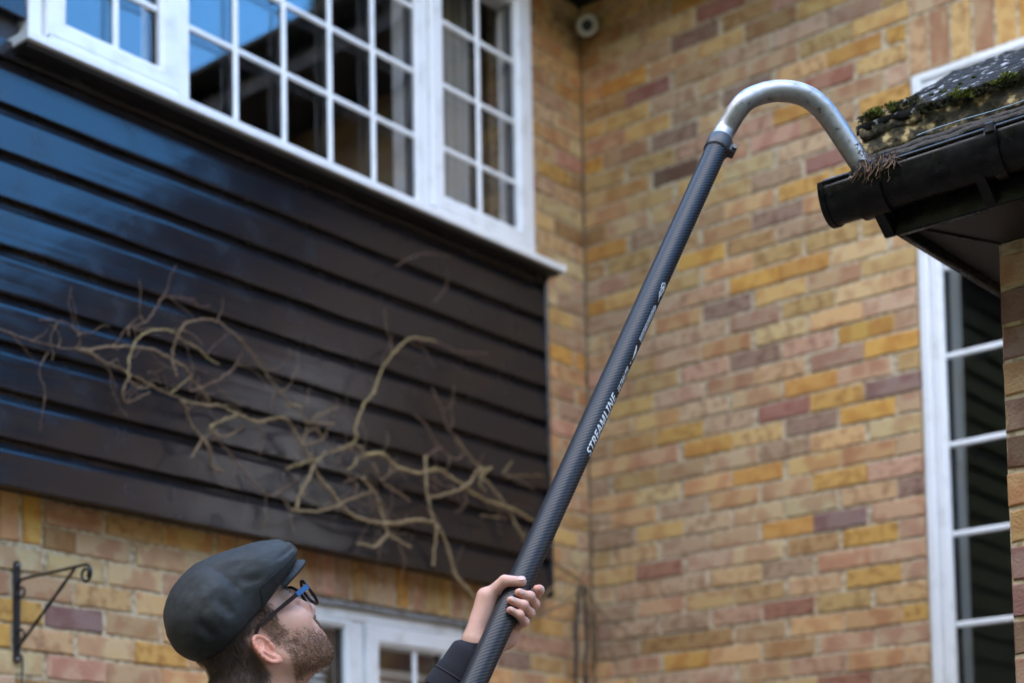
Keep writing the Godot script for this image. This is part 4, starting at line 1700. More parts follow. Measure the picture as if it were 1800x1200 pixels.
	# palm
	var mcp := [round_pole.call(0.046, -74, 0.041), round_pole.call(0.022, -66, 0.042), round_pole.call(-0.003, -60, 0.042), round_pole.call(-0.027, -56, 0.041)]
	for i in 4:
		var w0: Vector3 = wrist + pole_dir() * (0.012 - i * 0.006) + n * (-0.008 + i * 0.008)
		H.cap(w0, mcp[i], 0.0150, 0.0125, 0.012)
	H.cap(wrist + n * 0.006, off.call(-0.045, 0.020, -0.036), 0.018, 0.0165, 0.015)
	H.cap(off.call(-0.045, 0.020, -0.036), mcp[3], 0.0165, 0.012, 0.012)
	# fingers: [s, angle, radius] of the three joints past the knuckle and the tip
	var fingers := [
		[[0.050, -22, 0.037], [0.047, 4, 0.036], [0.0405, 24, 0.0350], 0.0086, 0.0072],
		[[0.021, -6, 0.0385], [0.015, 42, 0.0345], [0.0085, 80, 0.0315], 0.0088, 0.0074],
		[[-0.002, 0, 0.0375], [-0.008, 50, 0.0340], [-0.0125, 94, 0.0312], 0.0085, 0.0071],
		[[-0.024, 4, 0.0355], [-0.0275, 46, 0.0325], [-0.0300, 82, 0.0300], 0.0074, 0.0063],
	]
	var nail_at := []
	for i in 4:
		var f: Array = fingers[i]
		var p0: Vector3 = mcp[i]
		var p1: Vector3 = round_pole.call(f[0][0], f[0][1], f[0][2])
		var p2: Vector3 = round_pole.call(f[1][0], f[1][1], f[1][2])
		var p3: Vector3 = round_pole.call(f[2][0], f[2][1], f[2][2])
		var r0: float = f[3]
		var r1: float = f[4]
		H.cap(p0, p1, r0 * 1.18, r0 * 1.06, 0.004)
		H.cap(p1, p2, r0 * 1.05, r0 * 0.98, 0.003)
		H.cap(p2, p3, r0 * 0.98, r1, 0.003)
		for kn in [[p1, 0.0016], [p2, 0.0010]]:
			var outw: Vector3 = (kn[0] - pole_at(s_hand + (kn[0] - pole_at(s_hand)).dot(pole_dir()))).normalized()
			H.ell(kn[0] + outw * kn[1], Vector3.ONE * r0 * 1.02, I, 0.004)
		nail_at.append([p2, p3, r1, (p3 - pole_at(s_hand + f[2][0])).normalized()])
	# thumb
	var t0: Vector3 = wrist + n * -0.012 + b * 0.012 + pole_dir() * 0.010
	var t1: Vector3 = off.call(-0.006, -0.043, -0.004)
	var t2: Vector3 = round_pole.call(0.0225, 137, 0.0350)
	var t3: Vector3 = round_pole.call(0.0310, 86, 0.0310)
	H.cap(t0, t1, 0.0190, 0.0145, 0.014)
	H.cap(off.call(-0.040, -0.030, -0.030), t1, 0.0170, 0.0135, 0.015)
	H.cap(t1, t2, 0.0122, 0.0102, 0.006)
	H.cap(t2, t3, 0.0104, 0.0088, 0.003)
	H.cap(t1, mcp[0], 0.010, 0.010, 0.012)
	nail_at.append([t2, t3, 0.0088, (t3 - pole_at(s_hand + 0.031)).normalized() * 0.85 + pole_dir() * 0.35])
	var lo := Vector3(1e3, 1e3, 1e3)
	var hi := -lo
	for pr in H.prims:
		lo = lo.min(pr.mid - Vector3.ONE * (pr.reach + 0.004))
		hi = hi.max(pr.mid + Vector3.ONE * (pr.reach + 0.004))
	var hand := H.net(lo, hi, 0.0025)
	var hand_paint := func(p: Vector3, _n: Vector3) -> Color:
		var c := Color(0.53, 0.315, 0.240)
		var mot := noise.get_noise_3d(p.x * 55.0, p.y * 55.0, p.z * 55.0)
		var fine := noise.get_noise_3d(p.x * 210.0, p.y * 210.0, p.z * 210.0)
		c = c * (1.0 + 0.10 * mot + 0.07 * fine)
		c.g *= 1.0 - 0.16 * maxf(mot, 0.0)
		for i in 4:
			var tip: Vector3 = nail_at[i][1]
			var kn: Vector3 = nail_at[i][0]
			var red := maxf(smoothstep(0.014, 0.004, p.distance_to(tip)), smoothstep(0.011, 0.004, p.distance_to(kn)) * 0.6)
			c = c.lerp(Color(c.r * 1.02, c.g * 0.80, c.b * 0.76), red)
		return Color(c.r, c.g, c.b)
	field_surface(body, hand, Transform3D.IDENTITY, hand_paint)
	# right hand, below the picture, lower on the pole
	var Rh := Field.new()
	var s2 := -0.36
	var ax2 := pole_axes(s2)
	var grip := func(s: float, ang: float, rad: float) -> Vector3:
		var a := deg_to_rad(ang)
		return pole_at(s2 + s) + (ax2[1] * cos(a) + ax2[0] * sin(a)) * rad
	var wrist2: Vector3 = grip.call(-0.07, 155, 0.062)
	var elbow2: Vector3 = wrist2 + (cam_r * -0.80 + up * -0.35 + cam_b * 0.25).normalized() * 0.25
	Rh.cap(elbow2.lerp(wrist2, 0.5), wrist2, 0.034, 0.028, 0.01)
	for i in 4:
		var s := 0.036 - i * 0.022
		Rh.cap(wrist2, grip.call(s, 110, 0.040), 0.017, 0.013, 0.012)
		Rh.cap(grip.call(s, 110, 0.040), grip.call(s, 45, 0.037), 0.010, 0.009, 0.004)
		Rh.cap(grip.call(s, 45, 0.037), grip.call(s - 0.003, -15, 0.034), 0.009, 0.0085, 0.003)
		Rh.cap(grip.call(s - 0.003, -15, 0.034), grip.call(s - 0.006, -75, 0.031), 0.0085, 0.007, 0.003)
	Rh.cap(wrist2, grip.call(0.015, 205, 0.040), 0.018, 0.013, 0.012)
	Rh.cap(grip.call(0.015, 205, 0.040), grip.call(0.045, 260, 0.033), 0.0115, 0.0085, 0.006)
	lo = Vector3(1e3, 1e3, 1e3)
	hi = -lo
	for pr in Rh.prims:
		lo = lo.min(pr.mid - Vector3.ONE * (pr.reach + 0.006))
		hi = hi.max(pr.mid + Vector3.ONE * (pr.reach + 0.006))
	field_surface(body, Rh.net(lo, hi, 0.005), Transform3D.IDENTITY, hand_paint)
	noise_tex("pores", 0.10, [], [], 512, 3, 3.0)
	var sm := mat(Color.WHITE, 0.52)
	sm.vertex_color_use_as_albedo = true
	sm.subsurf_scatter_enabled = true
	sm.subsurf_scatter_strength = 0.22
	sm.normal_enabled = true
	sm.normal_texture = tex.pores
	sm.normal_scale = 0.7
	sm.metallic_specular = 0.42
	world_map(sm, 9.0)
	part("body", body, sm, t)
	# finger nails
	var nm := mat(lin(0.52, 0.32, 0.26), 0.35)
	var sph := SphereMesh.new()
	sph.radius = 1.0
	sph.height = 2.0
	sph.radial_segments = 14
	sph.rings = 8
	for q in nail_at:
		var along: Vector3 = (q[1] - q[0]).normalized()
		var out: Vector3 = q[3]
		out = (out - along * out.dot(along)).normalized()
		var wd := along.cross(out).normalized()
		part("fingernail", sph, nm, t, q[1] - along * 0.0012 + out * (q[2] * 0.86), Basis(wd * q[2] * 0.72, out * 0.0016, along * q[2] * 0.92))

	# ---- clothes
	var cloth := world_map(mat(lin(0.0070, 0.0070, 0.0115), 0.95), 14.0)
	noise_tex("knit", 0.09, [], [], 512, 3, 5.0)
	cloth.normal_enabled = true
	cloth.normal_texture = tex.knit
	cloth.normal_scale = 0.8
	cloth.rim_enabled = true
	cloth.rim = 0.10
	var N := head_at + fwd * -0.055 + up * -0.20
	var S := Field.new()
	var sl := N - side * 0.185 + up * -0.045 + fwd * 0.07
	var sr := N + side * 0.185 + up * -0.055 + fwd * 0.05
	var hip := N + up * -0.50 + fwd * -0.04
	S.cap(N + up * -0.02, hip, 0.080, 0.125, 0.05)
	S.cap(sl + side * 0.05, sr - side * 0.05, 0.085, 0.085, 0.06)
	S.cap(N - side * 0.07 + up * -0.14, hip - side * 0.06, 0.105, 0.115, 0.05)
	S.cap(N + side * 0.07 + up * -0.14, hip + side * 0.06, 0.105, 0.115, 0.05)
	S.cap(sl, elbow, 0.066, 0.050, 0.04)
	S.cap(elbow, wrist.lerp(elbow, 0.22), 0.050, 0.0405, 0.02)
	S.cap(sr, elbow2, 0.066, 0.050, 0.04)
	S.cap(elbow2, wrist2.lerp(elbow2, 0.12), 0.050, 0.042, 0.02)
	S.ell(N + up * 0.035 + fwd * 0.0, Vector3(0.078, 0.022, 0.080), Basis(fwd, up, side), 0.02)
	lo = Vector3(1e3, 1e3, 1e3)
	hi = -lo
	for pr in S.prims:
		lo = lo.min(pr.mid - Vector3.ONE * (pr.reach + 0.02))
		hi = hi.max(pr.mid + Vector3.ONE * (pr.reach + 0.02))
	var shirt := ArrayMesh.new()
	var data := S.net(lo, hi, 0.012)
	var wrinkle: PackedVector3Array = data[0]
	for i in wrinkle.size():
		var p := wrinkle[i]
		wrinkle[i] = p + data[1][i] * (noise.get_noise_3d(p.x * 14.0, p.y * 22.0, p.z * 14.0) * 0.007)
	data[0] = wrinkle
	field_surface(shirt, data, Transform3D.IDENTITY, func(_p: Vector3, _n: Vector3) -> Color: return Color.WHITE)
	var sw := part("sweatshirt", shirt, cloth, t)
	# ribbed cuff with a fold, and the stitched seam above it
	var c0 := wrist.lerp(elbow, 0.015)
	var cd := (elbow - wrist).normalized()
	var cuff := []
	var cr := []
	for e in [[0.016, 0.0335], [0.012, 0.0370], [0.013, 0.0400], [0.019, 0.0415], [0.034, 0.0420], [0.050, 0.0425], [0.060, 0.0455], [0.066, 0.0440], [0.075, 0.0460], [0.100, 0.0475]]:
		cuff.append(wrist + cd * (e[0] - 0.004))
		cr.append(e[1])
	part("cuff", tube(cuff, cr, 36, false), cloth, sw)
	var ring := []
	var cs := cd.cross(Vector3(0.3, 0.2, 0.9)).normalized()
	var cu := cs.cross(cd)
	for i in 33:
		var a := TAU * i / 32.0
		ring.append(wrist + cd * 0.0635 + (cs * cos(a) + cu * sin(a)) * 0.0458)
	part("seam", tube(ring, [0.0011], 5, false), mat(lin(0.030, 0.030, 0.042), 0.9), sw)
	var L := Field.new()
	for k in [-1.0, 1.0]:
		var foot: Vector3 = Vector3(hip.x, 0.09, hip.z) + side * 0.14 * k + fwd * 0.08 * k
		var knee: Vector3 = hip.lerp(foot, 0.48) + side * 0.04 * k + fwd * 0.04
		L.cap(hip + side * 0.09 * k + up * 0.02, knee, 0.105, 0.072, 0.05)
		L.cap(knee, foot, 0.070, 0.055, 0.04)
		var shoe := Field.new()
		shoe.cap(foot + up * -0.045 + fwd * -0.05, foot + up * -0.055 + fwd * 0.16, 0.042, 0.034, 0.02)
		shoe.cap(foot + up * -0.02, foot + up * -0.05 + fwd * 0.09, 0.045, 0.038, 0.03)
		var sme := ArrayMesh.new()
		field_surface(sme, shoe.net(foot + Vector3(-0.26, -0.12, -0.26), foot + Vector3(0.26, 0.1, 0.26), 0.012), Transform3D.IDENTITY, func(_p: Vector3, _n: Vector3) -> Color: return Color.WHITE)
		part("shoe", sme, mat(lin(0.02, 0.018, 0.016), 0.6), t)
	var trousers := ArrayMesh.new()
	field_surface(trousers, L.net(Vector3(hip.x - 0.45, 0.03, hip.z - 0.45), Vector3(hip.x + 0.45, hip.y + 0.16, hip.z + 0.45), 0.016), Transform3D.IDENTITY, func(_p: Vector3, _n: Vector3) -> Color: return Color.WHITE)
	part("trousers", trousers, mat(lin(0.03, 0.032, 0.04), 0.9), t)

	# ---- hair and beard strands, rooted on the head
	var beard := strands(head, T, func(p: Vector3) -> float: return beard_zone(p), 17000, Vector3(0.30, -0.85, 0.0), 0.0030, 0.0065, Color(0.075, 0.040, 0.024), Color(0.30, 0.150, 0.075), 0.36, 3)
	part("beard", beard, M.vc, t)
	var hz := func(p: Vector3) -> float:
		if absf(p.x + 0.030) < 0.020 and absf(p.y + 0.012) < 0.034:
			return 0.0
		return hair_zone(p) if p.y < 0.075 else 0.0
	part("hair", strands(head, T, hz, 6500, Vector3(-0.45, -0.80, 0.0), 0.010, 0.019, Color(0.018, 0.011, 0.008), Color(0.090, 0.054, 0.034), 0.30, 8), M.vc, t)
	var bz := func(p: Vector3) -> float: return 1.0 if p.x > 0.070 and absf(p.y - 0.036) < 0.006 and absf(p.z) > 0.012 and absf(p.z) < 0.052 else 0.0
	part("eyebrow", strands(head, T, bz, 260, Vector3(-0.3, 0.2, 0.0), 0.005, 0.008, Color(0.03, 0.018, 0.012), Color(0.08, 0.045, 0.03), 0.2, 12), M.vc, t)

	make_cap(t, T)
	make_glasses(t, T)


func strands(head: Array, T: Transform3D, zone: Callable, count: int, flow: Vector3, l0: float, l1: float, c0: Color, c1: Color, lift: float, seed_: int) -> ArrayMesh:
	var r := RandomNumberGenerator.new()
	r.seed = seed_
	var vs: PackedVector3Array = head[0]
	var ns: PackedVector3Array = head[1]
	var pool := PackedInt32Array()
	for i in vs.size():
		if zone.call(vs[i]) > 0.06:
			pool.append(i)
	var st := begin()
	st.set_smooth_group(0xFFFFFFFF)
	if pool.is_empty():
		return done(st)
	for i in count:
		var k := pool[r.randi() % pool.size()]
		if r.randf() > zone.call(vs[k]):
			continue
		var p := vs[k] + Vector3(r.randfn(), r.randfn(), r.randfn()) * 0.0013
		var nn := ns[k]
		var dir := flow + Vector3(r.randfn(), r.randfn(), r.randfn()) * 0.28
		dir = (dir - nn * dir.dot(nn)).normalized() * (1.0 - lift * 0.5) + nn * (lift + absf(r.randfn()) * 0.12)
		var len := r.randf_range(l0, l1)
		var mid := p + dir * len * 0.55
		var tip := p + dir * len - nn * len * 0.16
		var w := dir.cross(nn + Vector3(r.randfn(), r.randfn(), r.randfn()) * 0.5).normalized() * r.randf_range(0.00020, 0.00042)
		var f := pow(r.randf(), 1.6)
		st.set_color(c0.lerp(c1, f))
		var q := [T * (p - w), T * (p + w), T * (mid - w), T * (mid + w), T * tip]
		for j in [0, 2, 1, 1, 2, 3, 2, 4, 3]:
			st.add_vertex(q[j])
	return done(st)


# point of the flat cap: az round the head (0 = face), v from the band (0) to the crown (1)
func cap_point(az: float, v: float) -> Vector3:
	var c := cos(az)
	var s := sin(az)
	var front := maxf(c, 0.0)
	var back := maxf(-c, 0.0)
	front = front * front * (3.0 - 2.0 * front)
	back = back * back * (3.0 - 2.0 * back)
	var sd := 1.0 - front - back
	var p0 := Vector2(0.103, 0.056) * front + Vector2(0.101, 0.034) * back + Vector2(0.084, 0.046) * sd
	var p1 := Vector2(0.200, 0.066) * front + Vector2(0.150, 0.080) * back + Vector2(0.114, 0.085) * sd
	var p2 := Vector2(0.165, 0.130) * front + Vector2(0.118, 0.178) * back + Vector2(0.092, 0.168) * sd
	var p3 := Vector2(0.0, 0.174)
	var u := 1.0 - v
	var q := p0 * u * u * u + p1 * 3.0 * u * u * v + p2 * 3.0 * u * v * v + p3 * v * v * v
	var p := Vector3(q.x * c, q.y, q.x * s)
	# folds and slack in the waxed cotton
	var body := sin(PI * clampf(v, 0.0, 1.0))
	var w := noise.get_noise_3d(p.x * 11.0, p.y * 16.0, p.z * 11.0 + 3.0) * 0.0045 + noise.get_noise_3d(p.x * 26.0 + 7.0, p.y * 30.0, p.z * 26.0) * 0.0008
	# two pinched dents on the near side
	for e in [[1.98, 0.30, 0.009, 0.09, 0.13], [2.10, 0.27, -0.004, 0.06, 0.10], [2.42, 0.26, 0.009, 0.07, 0.14], [1.30, 0.34, 0.006, 0.16, 0.05], [1.62, 0.42, 0.006, 0.06, 0.16], [0.62, 0.40, 0.004, 0.30, 0.03], [0.30, 0.52, 0.004, 0.22, 0.03]]:
		var da: float = wrapf(az - e[0], -PI, PI) / e[3]
		var dv: float = (v - e[1]) / e[4]
		w -= e[2] * exp(-da * da - dv * dv)
	return p + p.normalized() * w * body


func make_cap(t: Node3D, T: Transform3D) -> void:
	noise_tex("waxed", 0.02, [0.0, 0.4, 0.6, 1.0], [Color(0.72, 0.72, 0.72), Color(0.9, 0.9, 0.9), Color.WHITE, Color(0.96, 0.97, 1.0)], 512, 5)
	noise_tex("waxed_rough", 0.012, [0.0, 0.5, 1.0], [Color(0.58, 0.58, 0.58), Color(0.66, 0.66, 0.66), Color(0.78, 0.78, 0.78)], 512, 4)
	noise_tex("weave", 0.16, [], [], 512, 2, 3.0)
	var m := world_map(mat(lin(0.017, 0.020, 0.021), 1.0), 6.0)
	m.albedo_texture = tex.waxed
	m.roughness_texture = tex.waxed_rough
	m.normal_enabled = true
	m.normal_texture = tex.weave
	m.normal_scale = 0.9
	m.metallic_specular = 0.42
	var st := begin()
	st.set_smooth_group(1)
	var na := 120
	var nv := 44
	for i in na:
		for j in nv:
			var q := []
			for e in [[0, 0], [1, 0], [1, 1], [0, 1]]:
				q.append(T * cap_point(TAU * (i + e[0]) / na, float(j + e[1]) / nv))
			quad(st, q[0], q[3], q[2], q[1])
	# turned-in band
	for i in na:
		var a0 := cap_point(TAU * i / na, 0.0)
		var a1 := cap_point(TAU * (i + 1) / na, 0.0)
		var b0 := Vector3(a0.x * 0.95, a0.y + 0.02, a0.z * 0.94)
		var b1 := Vector3(a1.x * 0.95, a1.y + 0.02, a1.z * 0.94)
		quad(st, T * a0, T * a1, T * b1, T * b0)
	var cap := part("flat_cap", done(st), m, t)
	# peak
	st = begin()
	st.set_smooth_group(1)
	var np := 40
	var peak := func(i: int, j: int, top: bool) -> Vector3:
		var a := deg_to_rad(lerpf(-50.0, 50.0, float(i) / np))
		var inner := cap_point(a, 0.02)
		var reach := 0.054 * pow(maxf(cos(a * 1.70), 0.0), 0.7)
		var f := float(j) / 6.0
		var dir := Vector3(cos(a * 0.75), 0, sin(a * 0.75))
		var p := Vector3(inner.x, 0.068, inner.z) * 1.0 + dir * (reach * f - 0.004)
		p.y += -0.016 * f * f * 1.0 + 0.010 * (1.0 - f) * cos(a) - 0.05 * (1.0 - cos(a)) * 0.35
		return p + Vector3(0, 0.004 if top else 0.0, 0)
	for i in np:
		for j in 6:
			quad(st, T * peak.call(i, j, true), T * peak.call(i, j + 1, true), T * peak.call(i + 1, j + 1, true), T * peak.call(i + 1, j, true))
			quad(st, T * peak.call(i, j, false), T * peak.call(i + 1, j, false), T * peak.call(i + 1, j + 1, false), T * peak.call(i, j + 1, false))
		quad(st, T * peak.call(i, 6, false), T * peak.call(i + 1, 6, false), T * peak.call(i + 1, 6, true), T * peak.call(i, 6, true))
	part("peak", done(st), m, cap)
	# stitched seams
	var sewn := mat(lin(0.006, 0.007, 0.008), 0.9)
	for sgn in [1.0, -1.0]:
		var path := []
		for i in 30:
			var u := i / 29.0
			path.append(T * cap_point(sgn * lerpf(0.16, 1.32, u), lerpf(0.46, 0.22, sqrt(u))))
		for i in 8:
			var u := (i + 1) / 8.0
			path.append(T * cap_point(sgn * lerpf(1.32, 1.40, u), lerpf(0.22, 0.0, u)))
		part("seam", tube(path, [0.0014], 5, false), sewn, cap)
	var cross := []
	for i in 25:
		cross.append(T * cap_point(lerpf(-0.5, 0.5, i / 24.0), 0.45 - 0.10 * pow(absf(i - 12.0) / 12.0, 2.0)))
	part("seam", tube(cross, [0.0014], 5, false), sewn, cap)


func make_glasses(t: Node3D, T0: Transform3D) -> void:
	var T := T0.translated_local(Vector3(0.006, 0.001, 0))
	var dark := mat(lin(0.020, 0.009, 0.010), 0.45)
	dark.metallic_specular = 0.3
	var blue := mat(lin(0.008, 0.070, 0.20), 0.45)
	var g := part("glasses", tube([T * Vector3(0.1165, 0.012, -0.011), T * Vector3(0.1205, 0.016, 0), T * Vector3(0.1165, 0.012, 0.011)], [0.0024], 8), dark, t)
	for s in [-1.0, 1.0]:
		var rim := []
		for i in 33:
			var a := TAU * i / 32.0
			var zz: float = 0.035 + cos(a) * 0.0265
			rim.append(T * Vector3(0.1165 - 0.010 * pow(zz / 0.06, 2.0) - 0.10 * 0.02 * sin(a) * -1.0, 0.006 + sin(a) * 0.0235 + 0.002 * cos(a), s * zz))
		part("rim", tube(rim, [0.0029], 8, false), dark, g)
		var st := begin()
		st.set_smooth_group(0xFFFFFFFF)
		var c := T * Vector3(0.1135, 0.007, s * 0.035)
		for i in 32:
			for p in [c, rim[i + 1], rim[i]]:
				st.add_vertex(p)
		part("lens", done(st), M.glass, g)
		var hinge := Vector3(0.1065, 0.019, s * 0.0625)
		var mid := Vector3(0.078, 0.0215, s * 0.0690)
		var ear := Vector3(-0.014, 0.026, s * 0.0750)
		var tip := Vector3(-0.046, 0.010, s * 0.0720)
		part("temple", bar_mesh(T, [mid, ear, tip], s, 0.0034, [0.0078, 0.0052, 0.0060]), dark, g)
		part("temple_front", bar_mesh(T, [hinge, mid], s, 0.0038, [0.0100, 0.0088]), blue, g)


# flat bar through head points, upright section
func bar_mesh(T: Transform3D, pts: Array, _s: float, thick: float, heights: Array) -> ArrayMesh:
	var st := begin()
	st.set_smooth_group(0xFFFFFFFF)
	var rings := []
	for i in pts.size():
		var h: float = heights[i] * 0.5
		var p: Vector3 = pts[i]
		var w := Vector3(0, 0, thick * 0.5)
		rings.append([T * (p + Vector3(0, -h, 0) - w), T * (p + Vector3(0, -h, 0) + w), T * (p + Vector3(0, h, 0) + w), T * (p + Vector3(0, h, 0) - w)])
	for i in rings.size() - 1:
		for k in 4:
			quad(st, rings[i][k], rings[i][(k + 1) % 4], rings[i + 1][(k + 1) % 4], rings[i + 1][k])
	quad(st, rings[0][3], rings[0][2], rings[0][1], rings[0][0])
	var e: Array = rings[rings.size() - 1]
	quad(st, e[0], e[1], e[2], e[3])
	return done(st)


# ---------------------------------------------------------------- climber, bracket, fitting, tree
func make_vines() -> void:
	noise_tex("bark", 0.02, [0.0, 0.4, 0.6, 1.0], [Color(0.50, 0.44, 0.36), Color(0.80, 0.74, 0.62), Color.WHITE, Color(0.98, 0.96, 0.82)], 512, 5)
	var tones := []
	for c in [Vector3(0.31, 0.225, 0.125), Vector3(0.25, 0.170, 0.100), Vector3(0.18, 0.110, 0.075), Vector3(0.33, 0.250, 0.120)]:
		var m := world_map(mat(lin(c.x, c.y, c.z), 0.9), 8.0)
		m.albedo_texture = tex.bark
		m.normal_enabled = true
		m.normal_texture = tex.coarse_normal
		tones.append(m)
	var t := thing("climbing_vine", "bare leafless climber sprawling over the black weatherboards", "vine")
	var r := RandomNumberGenerator.new()
	r.seed = 21
	for i in stems.size():
		var e: Array = stems[i]
		var pts := []
		var raw: Array = e[2]
		for k in range(0, raw.size(), 2):
			pts.append(Vector3(raw[k], raw[k + 1], float(e[1]) + r.randf_range(-0.012, 0.012)))
		var rad: float = e[0] * 0.00088
		var path := spline(pts, 6)
		var radii := []
		for k in path.size():
			var knot := 1.0 + 0.10 * r.randf_range(-1, 1) + (0.45 if k % 6 == 0 and r.randf() < 0.35 else 0.0)
			radii.append(rad * knot * lerpf(1.05, 0.80, float(k) / path.size()))
			path[k] += Vector3(r.randfn(), r.randfn(), r.randfn()) * 0.0014
		var m: Material = tones[0] if rad > 0.004 else tones[2] if rad < 0.0028 else tones[1]
		if i % 5 == 3:
			m = tones[3]
		var s := part("stem", tube(path, radii, 8), m, t)
		# buds and snapped spurs
		for k in range(3, path.size() - 2, 5):
			if r.randf() < 0.4:
				var dir := Vector3(r.randfn(), r.randfn(), absf(r.randfn()) * 0.7).normalized()
				part("spur", tube([path[k], path[k] + dir * rad * r.randf_range(2.0, 4.5)], [rad * 0.55, rad * 0.25], 5), m, s)
	# fine side shoots, each growing from a bend of a stem
	for i in stems.size():
		var e: Array = stems[i]
		var raw: Array = e[2]
		for k in range(2, raw.size() - 2, 2):
			if r.randf() > 0.62 or float(e[0]) < 2.2:
				continue
			var p := Vector3(raw[k], raw[k + 1], e[1])
			var way := Vector2(raw[k + 2] - raw[k - 2], raw[k + 3] - raw[k - 1]).normalized().rotated(r.randf_range(0.5, 1.4) * (1.0 if r.randf() < 0.5 else -1.0))
			var pts := [p]
			var n := r.randi_range(3, 6)
			for j in n:
				way = way.rotated(r.randf_range(-0.55, 0.55))
				var q: Vector3 = pts[pts.size() - 1]
				pts.append(q + Vector3(way.x, way.y, r.randf_range(-0.15, 0.35)) * r.randf_range(0.014, 0.034))
			part("twig", tube(spline(pts, 4), [0.0022, 0.0020, 0.0018, 0.0016, 0.0014, 0.0012, 0.0011, 0.0010], 5), tones[2] if r.randf() < 0.6 else tones[1], t)
	var v := thing("climbing_vine", "thick dark vine trunk and twigs rising in the inner corner of the walls", "vine")
	for i in corner_stems.size():
		var e: Array = corner_stems[i]
		var pts := []
		var raw: Array = e[1]
		for k in range(0, raw.size(), 3):
			pts.append(Vector3(raw[k], raw[k + 1], raw[k + 2]))
		var rad: float = e[0] * 0.001
		if rad > 0.0055:
			var last: Vector3 = pts[pts.size() - 1]
			pts.append(Vector3(last.x, 1.0, last.z))
			pts.append(Vector3(last.x + 0.02, 0.0, last.z))
		var path := spline(pts, 6)
		var radii := []
		for k in path.size():
			radii.append(rad * (1.0 + 0.18 * r.randf_range(-1, 1)))
		part("trunk" if rad > 0.0055 else "twig", tube(path, radii, 8), M.trunk if rad > 0.007 else tones[1], v)


func make_bracket() -> void:
	var x := -2.82
	var t := thing("hanging_bracket", "black wrought iron hanging bracket with scrolls on the lower left brick wall", "bracket")
	var P := func(z: float, y: float) -> Vector3: return Vector3(x, y, z)
	var st := begin()
	add_box(st, Vector3(x - 0.0115, 1.766, 0.003), Vector3(x + 0.0115, 2.034, 0.009), 0.002)
	var plate := part("back_plate", done(st), M.iron, t)
	for y in [2.034, 1.766]:
		part("plate_end", tube([Vector3(x, y, 0.0032), Vector3(x, y, 0.0088)], [0.0115], 16), M.iron, plate)
		part("screw", tube([Vector3(x, y, 0.0085), Vector3(x, y, 0.0125)], [0.0042, 0.003], 10), M.screw, plate)
	# top rail ending in a scroll
	var rail := [P.call(0.008, 1.962), P.call(0.020, 1.985), P.call(0.05, 1.990), P.call(0.16, 1.990), P.call(0.27, 1.990), P.call(0.318, 1.990)]
	var sc := []
	for i in 22:
		var a := deg_to_rad(90.0 - i * 24.0)
		var rr := lerpf(0.026, 0.010, i / 21.0)
		sc.append(P.call(0.320 + cos(a) * rr, 1.964 + sin(a) * rr))
	part("rail", tube(spline(rail, 5), [0.0042], 8), M.iron, t)
	part("scroll", tube(sc, [0.0048, 0.0048, 0.0042], 8), M.iron, t)
	# brace with a twisted middle
	var br := []
	var rad := []
	for i in 41:
		var u := i / 40.0
		br.append(P.call(lerpf(0.010, 0.272, u), lerpf(1.795, 1.986, u)))
		rad.append(0.0040 + 0.0014 * absf(sin(u * 14.0)) * smoothstep(0.2, 0.35, u) * smoothstep(0.9, 0.75, u))
	part("brace", tube(br, rad, 8), M.iron, t)
	for e in [[1.955, -1.0], [1.830, 1.0]]:
		var s2 := []
		for i in 16:
			var a := deg_to_rad(180.0 + i * 20.0 * -e[1])
			var rr := lerpf(0.020, 0.010, i / 15.0)
			s2.append(P.call(0.028 + cos(a) * rr, e[0] + sin(a) * rr))
		part("scroll", tube(s2, [0.0036], 8), M.iron, t)


func make_small_things() -> void:
	# round fitting under the eaves in the corner
	var t := thing("round_fitting", "small round pale-rimmed fitting with a dark centre, high in the wall corner", "pipe", Vector3(-0.045, 4.640, 0.065))
	var d := Vector3(-0.70, -0.47, 0.53).normalized()
	var pale := mat(lin(0.50, 0.48, 0.43), 0.6)
	part("rim", tube([d * 0.02, d * 0.06, d * 0.064, d * 0.064, d * 0.060], [0.043, 0.043, 0.040, 0.027, 0.024], 28, false), pale, t)
	part("mouth", tube([d * 0.01, d * 0.058], [0.024], 20), M.gasket, t)
	part("stem", tube([d * -0.09, d * 0.02], [0.030], 16), M.gasket, t)
	# a thin cable clipped under the wall bracket
	single("cable", tube(spline([Vector3(-2.806, 1.78, 0.006), Vector3(-2.800, 1.75, 0.006), Vector3(-2.806, 1.60, 0.006), Vector3(-2.81, 1.2, 0.006), Vector3(-2.81, 0.02, 0.006)], 5), [0.0028], 6), mat(lin(0.10, 0.085, 0.07), 0.7), "thin grey cable running down the brick below the hanging bracket", "cable")


